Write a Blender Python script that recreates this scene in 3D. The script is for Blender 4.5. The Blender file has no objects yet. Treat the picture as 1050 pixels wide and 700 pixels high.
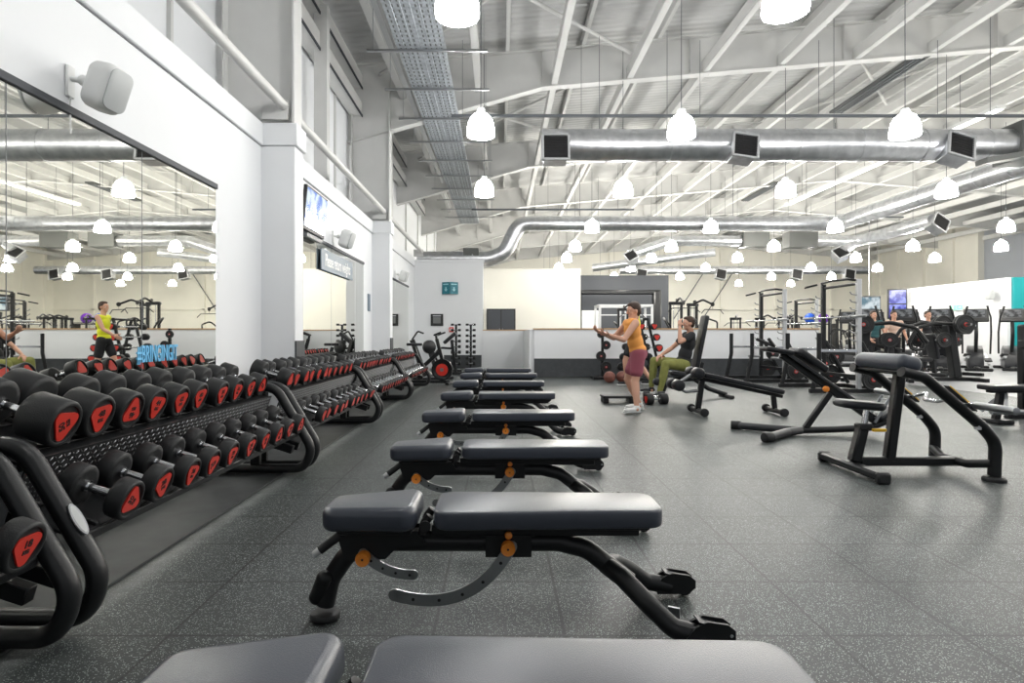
import bpy, math, random
from mathutils import Vector, Matrix, Euler
random.seed(7)
PI = math.pi
scene = bpy.context.scene
col = scene.collection
V = Vector

# ------------------------------------------------------------------ materials
def new_mat(name):
    m = bpy.data.materials.new(name); m.use_nodes = True
    nt = m.node_tree; b = nt.nodes['Principled BSDF']
    return m, nt, b
def mat(name, c, rough=0.5, metal=0.0, bump=0.0, bscale=60.0, spec=None, var=0.0, vscale=4.0, coat=0.0):
    m, nt, b = new_mat(name)
    b.inputs['Base Color'].default_value = (c[0], c[1], c[2], 1)
    b.inputs['Roughness'].default_value = rough
    b.inputs['Metallic'].default_value = metal
    if spec is not None: b.inputs['Specular IOR Level'].default_value = spec
    if coat: b.inputs['Coat Weight'].default_value = coat; b.inputs['Coat Roughness'].default_value = 0.25
    tc = None
    if bump or var:
        tc = nt.nodes.new('ShaderNodeTexCoord')
    if bump:
        n = nt.nodes.new('ShaderNodeTexNoise'); n.inputs['Scale'].default_value = bscale; n.inputs['Detail'].default_value = 3
        nt.links.new(tc.outputs['Object'], n.inputs['Vector'])
        bp = nt.nodes.new('ShaderNodeBump'); bp.inputs['Strength'].default_value = bump; bp.inputs['Distance'].default_value = 0.01
        nt.links.new(n.outputs['Fac'], bp.inputs['Height']); nt.links.new(bp.outputs['Normal'], b.inputs['Normal'])
    if var:
        n = nt.nodes.new('ShaderNodeTexNoise'); n.inputs['Scale'].default_value = vscale; n.inputs['Detail'].default_value = 4
        nt.links.new(tc.outputs['Object'], n.inputs['Vector'])
        r = nt.nodes.new('ShaderNodeMapRange'); r.inputs[1].default_value = 0.3; r.inputs[2].default_value = 0.7
        r.inputs[3].default_value = 1 - var; r.inputs[4].default_value = 1 + var
        nt.links.new(n.outputs['Fac'], r.inputs[0])
        mx = nt.nodes.new('ShaderNodeVectorMath'); mx.operation = 'SCALE'
        mx.inputs[0].default_value = c[:3]; nt.links.new(r.outputs[0], mx.inputs['Scale'])
        nt.links.new(mx.outputs[0], b.inputs['Base Color'])
    return m
def emis(name, c, s):
    m, nt, b = new_mat(name)
    b.inputs['Base Color'].default_value = (c[0], c[1], c[2], 1)
    b.inputs['Emission Color'].default_value = (c[0], c[1], c[2], 1)
    b.inputs['Emission Strength'].default_value = s
    return m

M = {}
M['frame'] = mat('black_powder_coat', (.010, .011, .012), .36, spec=.35, bump=.08, bscale=300)
M['frame_grey'] = mat('charcoal_metal', (.03, .032, .036), .35)
M['plastic'] = mat('black_plastic', (.012, .012, .013), .45)
M['vinyl'] = mat('charcoal_vinyl', (.046, .053, .070), .30, bump=.12, bscale=350, coat=.15)
M['vinyl_dark'] = mat('black_vinyl', (.012, .013, .016), .36, spec=.4, bump=.1, bscale=350)
M['rubber'] = mat('black_rubber', (.016, .017, .018), .50, spec=.35, bump=.1, bscale=200)
M['rubber_face'] = mat('dark_rubber_face', (.02, .02, .021), .5)
M['red'] = mat('red_badge', (.62, .035, .022), .4)
M['print'] = mat('black_print', (.01, .01, .01), .5)
M['chrome'] = mat('chrome', (.75, .76, .78), .16, 1.0)
M['steel'] = mat('brushed_steel', (.36, .37, .38), .38, 1.0)
M['dull_steel'] = mat('dull_steel_plate', (.42, .43, .44), .28, 1.0)
M['silver'] = mat('silver_paint', (.50, .51, .52), .35, .3)
M['orange'] = mat('orange_plastic', (.85, .27, .03), .4)
M['yellow'] = mat('yellow_plastic', (.85, .50, .02), .4)
M['white_paint'] = mat('white_wall_paint', (.77, .785, .80), .6, var=.02, vscale=1.2, bump=.02, bscale=80)
M['cream_paint'] = mat('cream_wall_paint', (.84, .82, .74), .65, var=.03, vscale=.8)
M['steel_paint'] = mat('white_painted_steel', (.62, .62, .605), .5, var=.03, vscale=3)
M['grey_metal'] = mat('grey_metal_trim', (.10, .11, .12), .4)
M['dark_skirt'] = mat('dark_grey_skirting', (.045, .05, .055), .6, var=.15, vscale=9)
M['wood'] = mat('pale_wood_cap', (.48, .30, .15), .5, var=.12, vscale=15)
M['teal'] = mat('teal_paint', (.01, .36, .38), .55)
M['teal_sign'] = mat('teal_sign', (.008, .17, .22), .4)
M['white_plastic'] = mat('white_plastic', (.72, .73, .72), .4)
M['grey_plastic'] = mat('grey_plastic', (.50, .52, .52), .4)
M['dark_wall'] = mat('dark_grey_paint', (.045, .05, .06), .6)
M['sign_grey'] = mat('blue_grey_sign', (.14, .19, .24), .45)
M['blue_letters'] = mat('sky_blue_letters', (.12, .48, .80), .45)
M['skin'] = mat('skin', (.60, .33, .23), .5)
M['hair'] = mat('brown_hair', (.045, .022, .012), .6)
M['orange_cloth'] = mat('orange_fabric', (.85, .36, .08), .8, bump=.2, bscale=40)
M['yellow_cloth'] = mat('yellow_fabric', (.78, .80, .03), .8, bump=.2, bscale=40)
M['pink_cloth'] = mat('dusky_pink_fabric', (.28, .07, .10), .8, bump=.2, bscale=40)
M['black_cloth'] = mat('black_fabric', (.016, .017, .02), .85, bump=.2, bscale=40)
M['olive_cloth'] = mat('olive_fabric', (.20, .21, .055), .85, bump=.3, bscale=30, var=.15, vscale=12)
M['teal_cloth'] = mat('dark_teal_fabric', (.02, .08, .09), .85)
M['white_shoe'] = mat('white_shoe', (.75, .75, .74), .6)
M['ball_blue'] = mat('blue_ball', (.02, .10, .55), .35)
M['ball_purple'] = mat('purple_ball', (.16, .04, .42), .35)
M['brown_ball'] = mat('brown_ball', (.20, .07, .05), .5)
M['screen_dark'] = mat('dark_glass_screen', (.01, .012, .015), .1)
M['lamp'] = emis('glowing_lamp_glass', (1, .99, .97), 57)
M['lamp_far'] = emis('warm_glowing_lamp_glass', (1, .96, .88), 140)
M['green_glow'] = emis('green_exit_light', (.15, .75, .40), 1.1)
M['light_grey_floor'] = None

def mirror_mat():
    m, nt, b = new_mat('mirror_glass')
    b.inputs['Base Color'].default_value = (.93, .93, .88, 1); b.inputs['Metallic'].default_value = 1
    b.inputs['Roughness'].default_value = .01
    return m
M['mirror'] = mirror_mat()

def duct_mat():
    m, nt, b = new_mat('galvanised_duct')
    b.inputs['Metallic'].default_value = 1
    tc = nt.nodes.new('ShaderNodeTexCoord')
    n = nt.nodes.new('ShaderNodeTexNoise'); n.inputs['Scale'].default_value = 6; n.inputs['Detail'].default_value = 5
    nt.links.new(tc.outputs['Object'], n.inputs['Vector'])
    r = nt.nodes.new('ShaderNodeValToRGB'); r.color_ramp.elements[0].position = .3; r.color_ramp.elements[1].position = .7
    r.color_ramp.elements[0].color = (.62, .63, .65, 1); r.color_ramp.elements[1].color = (.86, .87, .89, 1)
    nt.links.new(n.outputs['Fac'], r.inputs[0]); nt.links.new(r.outputs[0], b.inputs['Base Color'])
    b.inputs['Roughness'].default_value = .34
    bp = nt.nodes.new('ShaderNodeBump'); bp.inputs['Strength'].default_value = .25; bp.inputs['Distance'].default_value = .02
    nt.links.new(n.outputs['Fac'], bp.inputs['Height']); nt.links.new(bp.outputs['Normal'], b.inputs['Normal'])
    return m
M['duct'] = duct_mat()
M['duct_dark'] = mat('dark_grey_duct_box', (.09, .095, .09), .5)  # even dark grey of the plenum boxes, flap, heater panels and perforations
M['tray'] = mat('galvanised_cable_tray', (.42, .45, .48), .45, .7, var=.25, vscale=14)

def floor_mat(name, base, speck, amount, tile, ox, oy, rough, joint=.012, vary=.12, dust=False):
    m, nt, b = new_mat(name)
    L = nt.links.new; N = nt.nodes.new
    tc = N('ShaderNodeTexCoord'); sx = N('ShaderNodeSeparateXYZ'); L(tc.outputs['Object'], sx.inputs[0])
    def mth(op, a, bb=None, c=None):
        n = N('ShaderNodeMath'); n.operation = op
        for i, v in enumerate((a, bb, c)):
            if v is None: continue
            if isinstance(v, (int, float)): n.inputs[i].default_value = v
            else: L(v, n.inputs[i])
        return n.outputs[0]
    u = mth('DIVIDE', mth('SUBTRACT', sx.outputs['X'], ox), tile); v = mth('DIVIDE', mth('SUBTRACT', sx.outputs['Y'], oy), tile)
    wn = N('ShaderNodeTexNoise'); wn.inputs['Scale'].default_value = 60; L(tc.outputs['Object'], wn.inputs['Vector'])
    wob = mth('MULTIPLY', mth('SUBTRACT', wn.outputs['Fac'], .5), .02)
    fu = mth('ABSOLUTE', mth('SUBTRACT', mth('FRACT', mth('ADD', u, wob)), .5)); fv = mth('ABSOLUTE', mth('SUBTRACT', mth('FRACT', mth('ADD', v, wob)), .5))
    edge = mth('MAXIMUM', fu, fv)
    jm = mth('GREATER_THAN', edge, .5 - joint)
    cell = N('ShaderNodeCombineXYZ'); L(mth('FLOOR', u), cell.inputs[0]); L(mth('FLOOR', v), cell.inputs[1])
    wh = N('ShaderNodeTexWhiteNoise'); wh.noise_dimensions = '2D'; L(cell.outputs[0], wh.inputs['Vector'])
    tone = mth('ADD', mth('MULTIPLY', wh.outputs['Value'], vary), 1 - vary / 2)
    vo = N('ShaderNodeTexVoronoi'); vo.inputs['Scale'].default_value = 225; L(tc.outputs['Object'], vo.inputs['Vector'])
    sc = N('ShaderNodeSeparateColor'); L(vo.outputs['Color'], sc.inputs[0])
    sp = mth('MULTIPLY', mth('GREATER_THAN', sc.outputs[0], 1 - amount), mth('LESS_THAN', vo.outputs['Distance'], .42))
    big = N('ShaderNodeTexNoise'); big.inputs['Scale'].default_value = 1.4; big.inputs['Detail'].default_value = 5; L(tc.outputs['Object'], big.inputs['Vector'])
    tone = mth('MULTIPLY', tone, mth('ADD', mth('MULTIPLY', big.outputs['Fac'], .5), .75))
    fine = N('ShaderNodeTexNoise'); fine.inputs['Scale'].default_value = 90; fine.inputs['Detail'].default_value = 3; L(tc.outputs['Object'], fine.inputs['Vector'])
    tone = mth('MULTIPLY', tone, mth('ADD', mth('MULTIPLY', fine.outputs['Fac'], .8), .6))
    mx = N('ShaderNodeMix'); mx.data_type = 'RGBA'; L(sp, mx.inputs['Factor']); mx.inputs['A'].default_value = (*base, 1); mx.inputs['B'].default_value = (*speck, 1)
    sc2 = N('ShaderNodeVectorMath'); sc2.operation = 'SCALE'; L(mx.outputs['Result'], sc2.inputs[0]); L(tone, sc2.inputs['Scale'])
    out = sc2.outputs[0]
    mj = N('ShaderNodeMix'); mj.data_type = 'RGBA'; L(mth('MULTIPLY', jm, .85), mj.inputs['Factor']); L(out, mj.inputs['A']); mj.inputs['B'].default_value = (base[0]*.25, base[1]*.25, base[2]*.25, 1)
    out = mj.outputs['Result']
    if dust:   # chalky scuff line worn into the rubber along the rack mats
        dn = N('ShaderNodeTexNoise'); dn.inputs['Scale'].default_value = 9; dn.inputs['Detail'].default_value = 6; L(tc.outputs['Object'], dn.inputs['Vector'])
        dist = mth('ABSOLUTE', mth('ADD', sx.outputs['X'], 1.61))
        dm = mth('MULTIPLY', mth('SUBTRACT', 1, mth('MINIMUM', 1, mth('DIVIDE', dist, .09))), mth('MULTIPLY', dn.outputs['Fac'], 1.1))
        md = N('ShaderNodeMix'); md.data_type = 'RGBA'; L(dm, md.inputs['Factor']); L(out, md.inputs['A']); md.inputs['B'].default_value = (.33, .35, .34, 1)
        out = md.outputs['Result']
    L(out, b.inputs['Base Color'])
    b.inputs['Roughness'].default_value = rough
    bp = N('ShaderNodeBump'); bp.inputs['Strength'].default_value = .35; bp.inputs['Distance'].default_value = .004
    hh = mth('SUBTRACT', fine.outputs['Fac'], mth('MULTIPLY', jm, 1.5)); L(hh, bp.inputs['Height']); L(bp.outputs['Normal'], b.inputs['Normal'])
    return m
M['floor'] = floor_mat('speckled_rubber_tiles', (.040, .046, .046), (.42, .48, .45), .26, .47, .23, 2.62, .46, dust=True)
M['mat_floor'] = mat('smooth_dark_rubber_mat', (.05, .055, .055), .55, var=.25, vscale=6)
M['light_floor'] = mat('pale_grey_vinyl_floor', (.30, .31, .32), .45, var=.08, vscale=3)
M['wet'] = None

def deck_mat():
    m, nt, b = new_mat('ribbed_white_roof_deck')
    L = nt.links.new; N = nt.nodes.new
    tc = N('ShaderNodeTexCoord')
    w = N('ShaderNodeTexWave'); w.wave_type = 'BANDS'; w.bands_direction = 'Y'; w.wave_profile = 'SIN'
    w.inputs['Scale'].default_value = 1.6; w.inputs['Distortion'].default_value = 0
    L(tc.outputs['Object'], w.inputs['Vector'])
    bp = N('ShaderNodeBump'); bp.inputs['Strength'].default_value = .6; bp.inputs['Distance'].default_value = .03
    L(w.outputs['Fac'], bp.inputs['Height']); L(bp.outputs['Normal'], b.inputs['Normal'])
    n = N('ShaderNodeTexNoise'); n.inputs['Scale'].default_value = .8; n.inputs['Detail'].default_value = 5; L(tc.outputs['Object'], n.inputs['Vector'])
    r = N('ShaderNodeValToRGB'); r.color_ramp.elements[0].color = (.40, .405, .40, 1); r.color_ramp.elements[1].color = (.52, .525, .52, 1)
    r.color_ramp.elements[0].position = .3; r.color_ramp.elements[1].position = .6
    L(n.outputs['Fac'], r.inputs[0]); L(r.outputs[0], b.inputs['Base Color']); b.inputs['Roughness'].default_value = .55
    return m
M['deck'] = deck_mat()

def screen_mat(name, c1, c2, strength, scale=6):
    m, nt, b = new_mat(name)
    L = nt.links.new; N = nt.nodes.new
    tc = N('ShaderNodeTexCoord'); n = N('ShaderNodeTexNoise'); n.inputs['Scale'].default_value = scale; n.inputs['Detail'].default_value = 2
    L(tc.outputs['Object'], n.inputs['Vector'])
    r = N('ShaderNodeValToRGB'); r.color_ramp.elements[0].color = (*c1, 1); r.color_ramp.elements[1].color = (*c2, 1)
    r.color_ramp.elements[0].position = .42; r.color_ramp.elements[1].position = .58
    L(n.outputs['Fac'], r.inputs[0]); L(r.outputs[0], b.inputs['Emission Color']); b.inputs['Emission Strength'].default_value = strength
    b.inputs['Base Color'].default_value = (.02, .02, .02, 1); b.inputs['Roughness'].default_value = .15
    return m
M['tv'] = screen_mat('lit_television_picture', (.08, .22, .75), (.72, .85, .95), .9, 5)
M['kiosk'] = screen_mat('lit_blue_screen', (.02, .03, .45), (.30, .35, .95), 1.0, 4)
M['far_tv'] = screen_mat('lit_grey_screen', (.10, .22, .30), (.75, .85, .90), .8, 3)

# ------------------------------------------------------------------ mesh builder
def fillet(pts, rad, seg=6):
    pts = [V(p) for p in pts]
    if rad <= 0: return pts
    out = [pts[0]]
    for i in range(1, len(pts) - 1):
        a, b, c = pts[i-1], pts[i], pts[i+1]
        d1 = (a - b); d2 = (c - b); l1 = d1.length; l2 = d2.length
        d1.normalize(); d2.normalize()
        ang = d1.angle(d2)
        if ang > PI - .03: out.append(b); continue
        t = min(rad / math.tan(ang / 2), l1 * .49, l2 * .49)
        p0 = b + d1 * t; p1 = b + d2 * t
        for k in range(seg + 1):
            s = k / seg
            out.append(p0 * (1-s)**2 + b * 2*s*(1-s) + p1 * s*s)
    out.append(pts[-1])
    return out

class MB:
    def __init__(s): s.v = []; s.f = []
    def add(s, vs, fs):
        o = len(s.v); s.v += [V(v) for v in vs]; s.f += [tuple(i + o for i in f) for f in fs]; return s
    def box(s, c, size, rot=(0, 0, 0), bev=.004):
        hx, hy, hz = size[0]/2, size[1]/2, size[2]/2
        b = min(bev, hx*.49, hy*.49, hz*.49)
        R = Euler(rot).to_matrix() if not isinstance(rot, Matrix) else rot
        vs = []; idx = {}
        for sx in (-1, 1):
            for sy in (-1, 1):
                for sz in (-1, 1):
                    for ax in range(3):
                        p = [sx*(hx-b), sy*(hy-b), sz*(hz-b)]
                        p[ax] = (sx*hx, sy*hy, sz*hz)[ax]
                        idx[(sx, sy, sz, ax)] = len(vs); vs.append(R @ V(p) + V(c))
        fs = []
        for ax in range(3):
            o = [a for a in range(3) if a != ax]
            for sg in (-1, 1):
                loop = []
                for (a, b2) in ((-1, -1), (1, -1), (1, 1), (-1, 1)):
                    k = [0, 0, 0]; k[ax] = sg; k[o[0]] = a; k[o[1]] = b2
                    loop.append(idx[(k[0], k[1], k[2], ax)])
                flip = (sg == 1) != (ax != 1)
                fs.append(tuple(loop if not flip else loop[::-1]))
        for ax in range(3):   # edges along ax
            o = [a for a in range(3) if a != ax]
            for a in (-1, 1):
                for b2 in (-1, 1):
                    def g(e, face):
                        k = [0, 0, 0]; k[ax] = e; k[o[0]] = a; k[o[1]] = b2
                        return idx[(k[0], k[1], k[2], face)]
                    fs.append((g(-1, o[0]), g(1, o[0]), g(1, o[1]), g(-1, o[1])))
        for sx in (-1, 1):
            for sy in (-1, 1):
                for sz in (-1, 1):
                    fs.append(tuple(idx[(sx, sy, sz, a)] for a in range(3)))
        return s.add(vs, fs)
    def beam(s, p0, p1, w, h, bev=.004, up=(0, 0, 1)):
        p0 = V(p0); p1 = V(p1); d = p1 - p0; L = d.length; x = d.normalized()
        u = V(up)
        if abs(x.dot(u)) > .99: u = V((0, 1, 0))
        y = u.cross(x).normalized(); z = x.cross(y)
        R = Matrix((x, y, z)).transposed()
        return s.box((p0 + p1) / 2, (L, w, h), R, bev)
    def ring(s, c, y, z, r1, r2, n):
        return [c + y * (r1 * math.cos(2*PI*k/n)) + z * (r2 * math.sin(2*PI*k/n)) for k in range(n)]
    def cyl(s, p0, p1, r0, r1=None, n=16, bev=0.0):
        if r1 is None: r1 = r0
        p0 = V(p0); p1 = V(p1); x = (p1 - p0); L = x.length; x.normalize()
        u = V((0, 0, 1)) if abs(x.z) < .9 else V((1, 0, 0))
        y = u.cross(x).normalized(); z = x.cross(y)
        prof = [(0, r0), (L, r1)] if not bev else [(0, r0-bev), (bev*.35, r0-bev*.3), (bev, r0), (L-bev, r1), (L-bev*.35, r1-bev*.3), (L, r1-bev)]
        vs = []
        for (h, r) in prof: vs += s.ring(p0 + x*h, y, z, r, r, n)
        fs = []
        for j in range(len(prof)-1):
            for k in range(n): fs.append((j*n+k, j*n+(k+1) % n, (j+1)*n+(k+1) % n, (j+1)*n+k))
        fs.append(tuple(range(n))[::-1]); fs.append(tuple(range((len(prof)-1)*n, len(prof)*n)))
        return s.add(vs, fs)
    def lathe(s, prof, o, axis, n=24, cap=True):
        o = V(o); x = V(axis).normalized(); u = V((0, 0, 1)) if abs(x.z) < .9 else V((1, 0, 0))
        y = u.cross(x).normalized(); z = x.cross(y); vs = []; fs = []
        for (r, h) in prof: vs += s.ring(o + x*h, y, z, max(r, 1e-4), max(r, 1e-4), n)
        for j in range(len(prof)-1):
            for k in range(n): fs.append((j*n+k, j*n+(k+1) % n, (j+1)*n+(k+1) % n, (j+1)*n+k))
        if cap: fs.append(tuple(range(n))[::-1]); fs.append(tuple(range((len(prof)-1)*n, len(prof)*n)))
        return s.add(vs, fs)
    def tube(s, pts, r, rad=0.0, n=12, r2=None, up=(0, 0, 1), cap=True, seg=6, closed=False):
        P = fillet(pts, rad, seg); r2 = r2 or r
        m = len(P); vs = []; fs = []
        prev = None
        for i, p in enumerate(P):
            if closed: t = (P[(i+1) % m] - P[i-1]).normalized()
            else: t = ((P[i+1] if i < m-1 else P[i]) - (P[i-1] if i > 0 else P[i])).normalized()
            if prev is None:
                u = V(up)
                if abs(u.dot(t)) > .95: u = V((0, 1, 0)) if abs(t.y) < .9 else V((1, 0, 0))
                y = u.cross(t).normalized()
            else:
                y = (prev - t * prev.dot(t)).normalized()
            prev = y; z = t.cross(y)
            vs += s.ring(p, y, z, r, r2, n)
        for j in range(m if closed else m-1):
            for k in range(n):
                a = j*n; b = ((j+1) % m)*n
                fs.append((a+k, a+(k+1) % n, b+(k+1) % n, b+k))
        if cap and not closed: fs.append(tuple(range(n))[::-1]); fs.append(tuple(range((m-1)*n, m*n)))
        return s.add(vs, fs)
    def ell(s, c, r, n=16, m=10, rot=None):
        c = V(c); vs = []; fs = []; R = rot or Matrix.Identity(3)
        for j in range(m+1):
            a = -PI/2 + PI*j/m
            for k in range(n):
                q = V((r[0]*math.cos(a)*math.cos(2*PI*k/n), r[1]*math.cos(a)*math.sin(2*PI*k/n), r[2]*math.sin(a)))
                vs.append(R @ q + c)
        for j in range(m):
            for k in range(n): fs.append((j*n+k, j*n+(k+1) % n, (j+1)*n+(k+1) % n, (j+1)*n+k))
        return s.add(vs, fs)
    def prism(s, poly, o, ux, uy, th):
        """poly in 2d along ux,uy, extruded th along ux x uy, centred"""
        ux = V(ux).normalized(); uy = V(uy).normalized(); w = ux.cross(uy); o = V(o); n = len(poly)
        vs = [o + ux*a + uy*b - w*th/2 for a, b in poly] + [o + ux*a + uy*b + w*th/2 for a, b in poly]
        fs = [tuple(range(n))[::-1], tuple(range(n, 2*n))] + [(k, (k+1) % n, (k+1) % n + n, k+n) for k in range(n)]
        return s.add(vs, fs)
    def puff(s, outline, o, ux, uy, th, rd, rounds=4, dome=0.0):
        """cushion: outline (ccw convex) extruded along w with rounded rims"""
        ux = V(ux).normalized(); uy = V(uy).normalized(); w = ux.cross(uy); o = V(o); n = len(outline)
        nor = []
        for k in range(n):
            a = V(outline[k-1]); b = V(outline[(k+1) % n]); t = (b - a).normalized(); nor.append(V((t.y, -t.x)))
        rows = []
        for k in range(rounds+1):
            a = PI/2*k/rounds; rows.append((-th/2 + rd*(1-math.sin(a)), rd*(1-math.cos(a))))
        rows = rows[::-1]
        rows = rows[::1]
        lv = [( -th/2 + rd*(1-math.cos(PI/2*k/rounds)), rd*(1-math.sin(PI/2*k/rounds))) for k in range(rounds+1)]
        lv += [(th/2 - rd*(1-math.sin(PI/2*(1 - k/rounds)+0)) if 0 else th/2 - rd*(1-math.sin(PI/2*k/rounds)), rd*(1-math.cos(PI/2*k/rounds))) for k in range(rounds+1)]
        vs = []; fs = []
        for (h, ins) in lv:
            for (a, b), nn in zip(outline, nor):
                q = V((a, b)) - nn*ins
                vs.append(o + ux*q.x + uy*q.y + w*h)
        m = len(lv)
        for j in range(m-1):
            for k in range(n): fs.append((j*n+k, j*n+(k+1) % n, (j+1)*n+(k+1) % n, (j+1)*n+k))
        fs.append(tuple(range(n))[::-1]); fs.append(tuple(range((m-1)*n, m*n)))
        return s.add(vs, fs)
    def build(s, name, m, parent=None, sharp=38):
        me = bpy.data.meshes.new(name); me.from_pydata([tuple(v) for v in s.v], [], s.f); me.validate()
        import bmesh
        bm = bmesh.new(); bm.from_mesh(me); bmesh.ops.recalc_face_normals(bm, faces=bm.faces); bm.to_mesh(me); bm.free()
        me.polygons.foreach_set('use_smooth', [True]*len(me.polygons))
        me.set_sharp_from_angle(angle=math.radians(sharp))
        me.materials.append(m); me.update()
        o = bpy.data.objects.new(name, me); col.objects.link(o)
        if parent is not None: o.parent = parent
        return o

def rrect(w, h, r, seg=6, cx=0, cy=0):
    out = []
    for (sx, sy, a0) in ((1, -1, -PI/2), (1, 1, 0), (-1, 1, PI/2), (-1, -1, PI)):
        for k in range(seg+1):
            a = a0 + PI/2*k/seg
            out.append((cx + sx*(w/2-r) + r*math.cos(a), cy + sy*(h/2-r) + r*math.sin(a)))
    return out
def tag(o, label=None, cat=None, group=None, kind=None):
    if label: o['label'] = label
    if cat: o['category'] = cat
    if group: o['group'] = group
    if kind: o['kind'] = kind
    return o
def thing(name, label, cat, loc=(0, 0, 0), rz=0, group=None, scale=None):
    o = bpy.data.objects.new(name, None); col.objects.link(o); o.location = loc; o.rotation_euler = (0, 0, rz)
    o.empty_display_size = .1
    if scale: o.scale = (scale,)*3 if isinstance(scale, (int, float)) else scale
    return tag(o, label, cat, group)
def struct(o): o['kind'] = 'structure'; return o
KIDS = {}
def copy_tree(o, parent=None):
    c = o.copy(); col.objects.link(c)
    if parent is not None: c.parent = parent
    kids = [k for k in bpy.data.objects if k.parent == o] if o.name not in KIDS else KIDS[o.name]
    KIDS[o.name] = kids
    for ch in kids: copy_tree(ch, c)
    return c
def dup(o, loc, label, rz=None, group=None, scale=None):
    c = copy_tree(o); c.location = loc; c['label'] = label
    if rz is not None: c.rotation_euler = (0, 0, rz)
    if group: c['group'] = group
    if scale: c.scale = (scale,)*3 if isinstance(scale, (int, float)) else scale
    return c
def text_mesh(name, body, size, m, parent, mtx, ext=.001, bold=0.0, sx=1.0):
    cu = bpy.data.curves.new(name, 'FONT'); cu.body = body; cu.size = size; cu.extrude = ext
    cu.align_x = 'CENTER'; cu.align_y = 'CENTER'; cu.offset = bold
    t = bpy.data.objects.new('tmp', cu); col.objects.link(t)
    dg = bpy.context.evaluated_depsgraph_get(); me = bpy.data.meshes.new_from_object(t.evaluated_get(dg))
    bpy.data.objects.remove(t); me.name = name; me.materials.clear(); me.materials.append(m)
    me.transform(mtx @ Matrix.Diagonal((sx, 1, 1, 1)))
    o = bpy.data.objects.new(name, me); col.objects.link(o)
    if parent is not None: o.parent = parent
    return o
def basis(o, ux, uy):
    ux = V(ux).normalized(); uy = V(uy).normalized(); uz = ux.cross(uy)
    m = Matrix.Identity(4)
    for i in range(3): m[i][0] = ux[i]; m[i][1] = uy[i]; m[i][2] = uz[i]; m[i][3] = o[i]
    return m
ORD = ['first', 'second', 'third', 'fourth', 'fifth', 'sixth', 'seventh', 'eighth', 'ninth', 'tenth', 'eleventh', 'twelfth', 'thirteenth', 'fourteenth']
# ------------------------------------------------------------------ setting
def slab(name, c, s, m, bev=0.0): return struct(MB().box(c, s, bev=bev or .002).build(name, m))
WX = -2.75; LZ = 3.24
slab('floor', (13, 18, -.05), (34, 50, .1), M['floor'])
slab('floor', (13.4, 18, .003), (9.2, 26, .008), M['light_floor'])
# left wall: mirror height zone, ledge, pillars, upper cladding
slab('wall_left', (WX-.15, 9.15, LZ/2), (.3, 20.3, LZ), M['white_paint'])
slab('trim_1', (WX-.14, 9.15, LZ+.13), (.34, 20.3, .26), M['white_paint'], .01)
slab('trim_2', (WX-.14, 9.15, LZ-.006), (.284, 20.3, .006), M['grey_metal'])
slab('wall_left', (WX-.6, 18, 3.8), (.1, 60, 8.0), M['white_paint'])
for i, y in enumerate((-6., -3.) + tuple(range(0, 46, 3))):
    slab('trim_3', (WX-.53, y, 5.3), (.05, .05, 3.6), M['steel_paint'])
for y in (1.1, 7.1, 13.1):
    slab('wall_left', (-2.56, y, LZ/2), (.40, .30, LZ), M['white_paint'], .01)
    slab('trim_4', (-2.55, y, LZ+.13), (.44, .34, .26), M['white_paint'], .01)
    slab('baseboard_left', (-2.352, y, .5), (.02, .30, 1.0), M['dark_skirt'])
    # steel column above
    m = MB(); m.box((-2.80, y+.0, 4.9), (.8, .02, 3.3)); m.box((-2.39, y+.0, 4.9), (.03, .26, 3.3)); m.box((-3.2, y+.0, 4.9), (.02, .26, 3.3))
    struct(m.build('trim_5', M['steel_paint']))
for y in (4.1, 10.1, 16.1):
    struct(MB().box((-2.98, y, 4.9), (.22, .16, 3.3)).build('trim_5', M['steel_paint']))
slab('trim_6', (-3.12, 9, 5.95), (.26, 30, .30), M['steel_paint'], .01)
slab('trim_6', (-2.985, 9, 5.80), (.02, 30, .05), M['dark_wall'])
slab('trim_6', (-3.12, 9, 6.55), (.26, 30, .30), M['steel_paint'], .01)
slab('trim_6', (-2.985, 9, 6.40), (.02, 30, .05), M['dark_wall'])
# back partition (left) and low walls
BY = 19.3
slab('wall_back', (-1.65, BY+.1, 1.73), (2.2, .2, 3.46), M['white_paint'])
slab('trim_7', (-1.65, BY+.1, 3.42), (2.26, .26, .08), M['white_paint'])
slab('baseboard_back', (-1.2, BY-.01, .21), (1.2, .02, .42), M['dark_skirt'])
slab('wall_back', (.27, BY+.05, .60), (1.64, .16, 1.2), M['white_paint'])
slab('trim_8', (.27, BY+.05, 1.215), (1.66, .2, .03), M['wood'])
slab('wall_back', (4.43, 15.3, .80), (7.15, .16, .80), M['white_paint'])
slab('wall_back', (4.43, 15.29, .24), (7.15, .18, .46), M['dark_skirt'])
slab('trim_8', (4.43, 15.3, 1.215), (7.19, .22, .03), M['wood'])
slab('wall_back', (.80, 17.3, .60), (.12, 4.0, 1.2), M['white_paint'])
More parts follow.
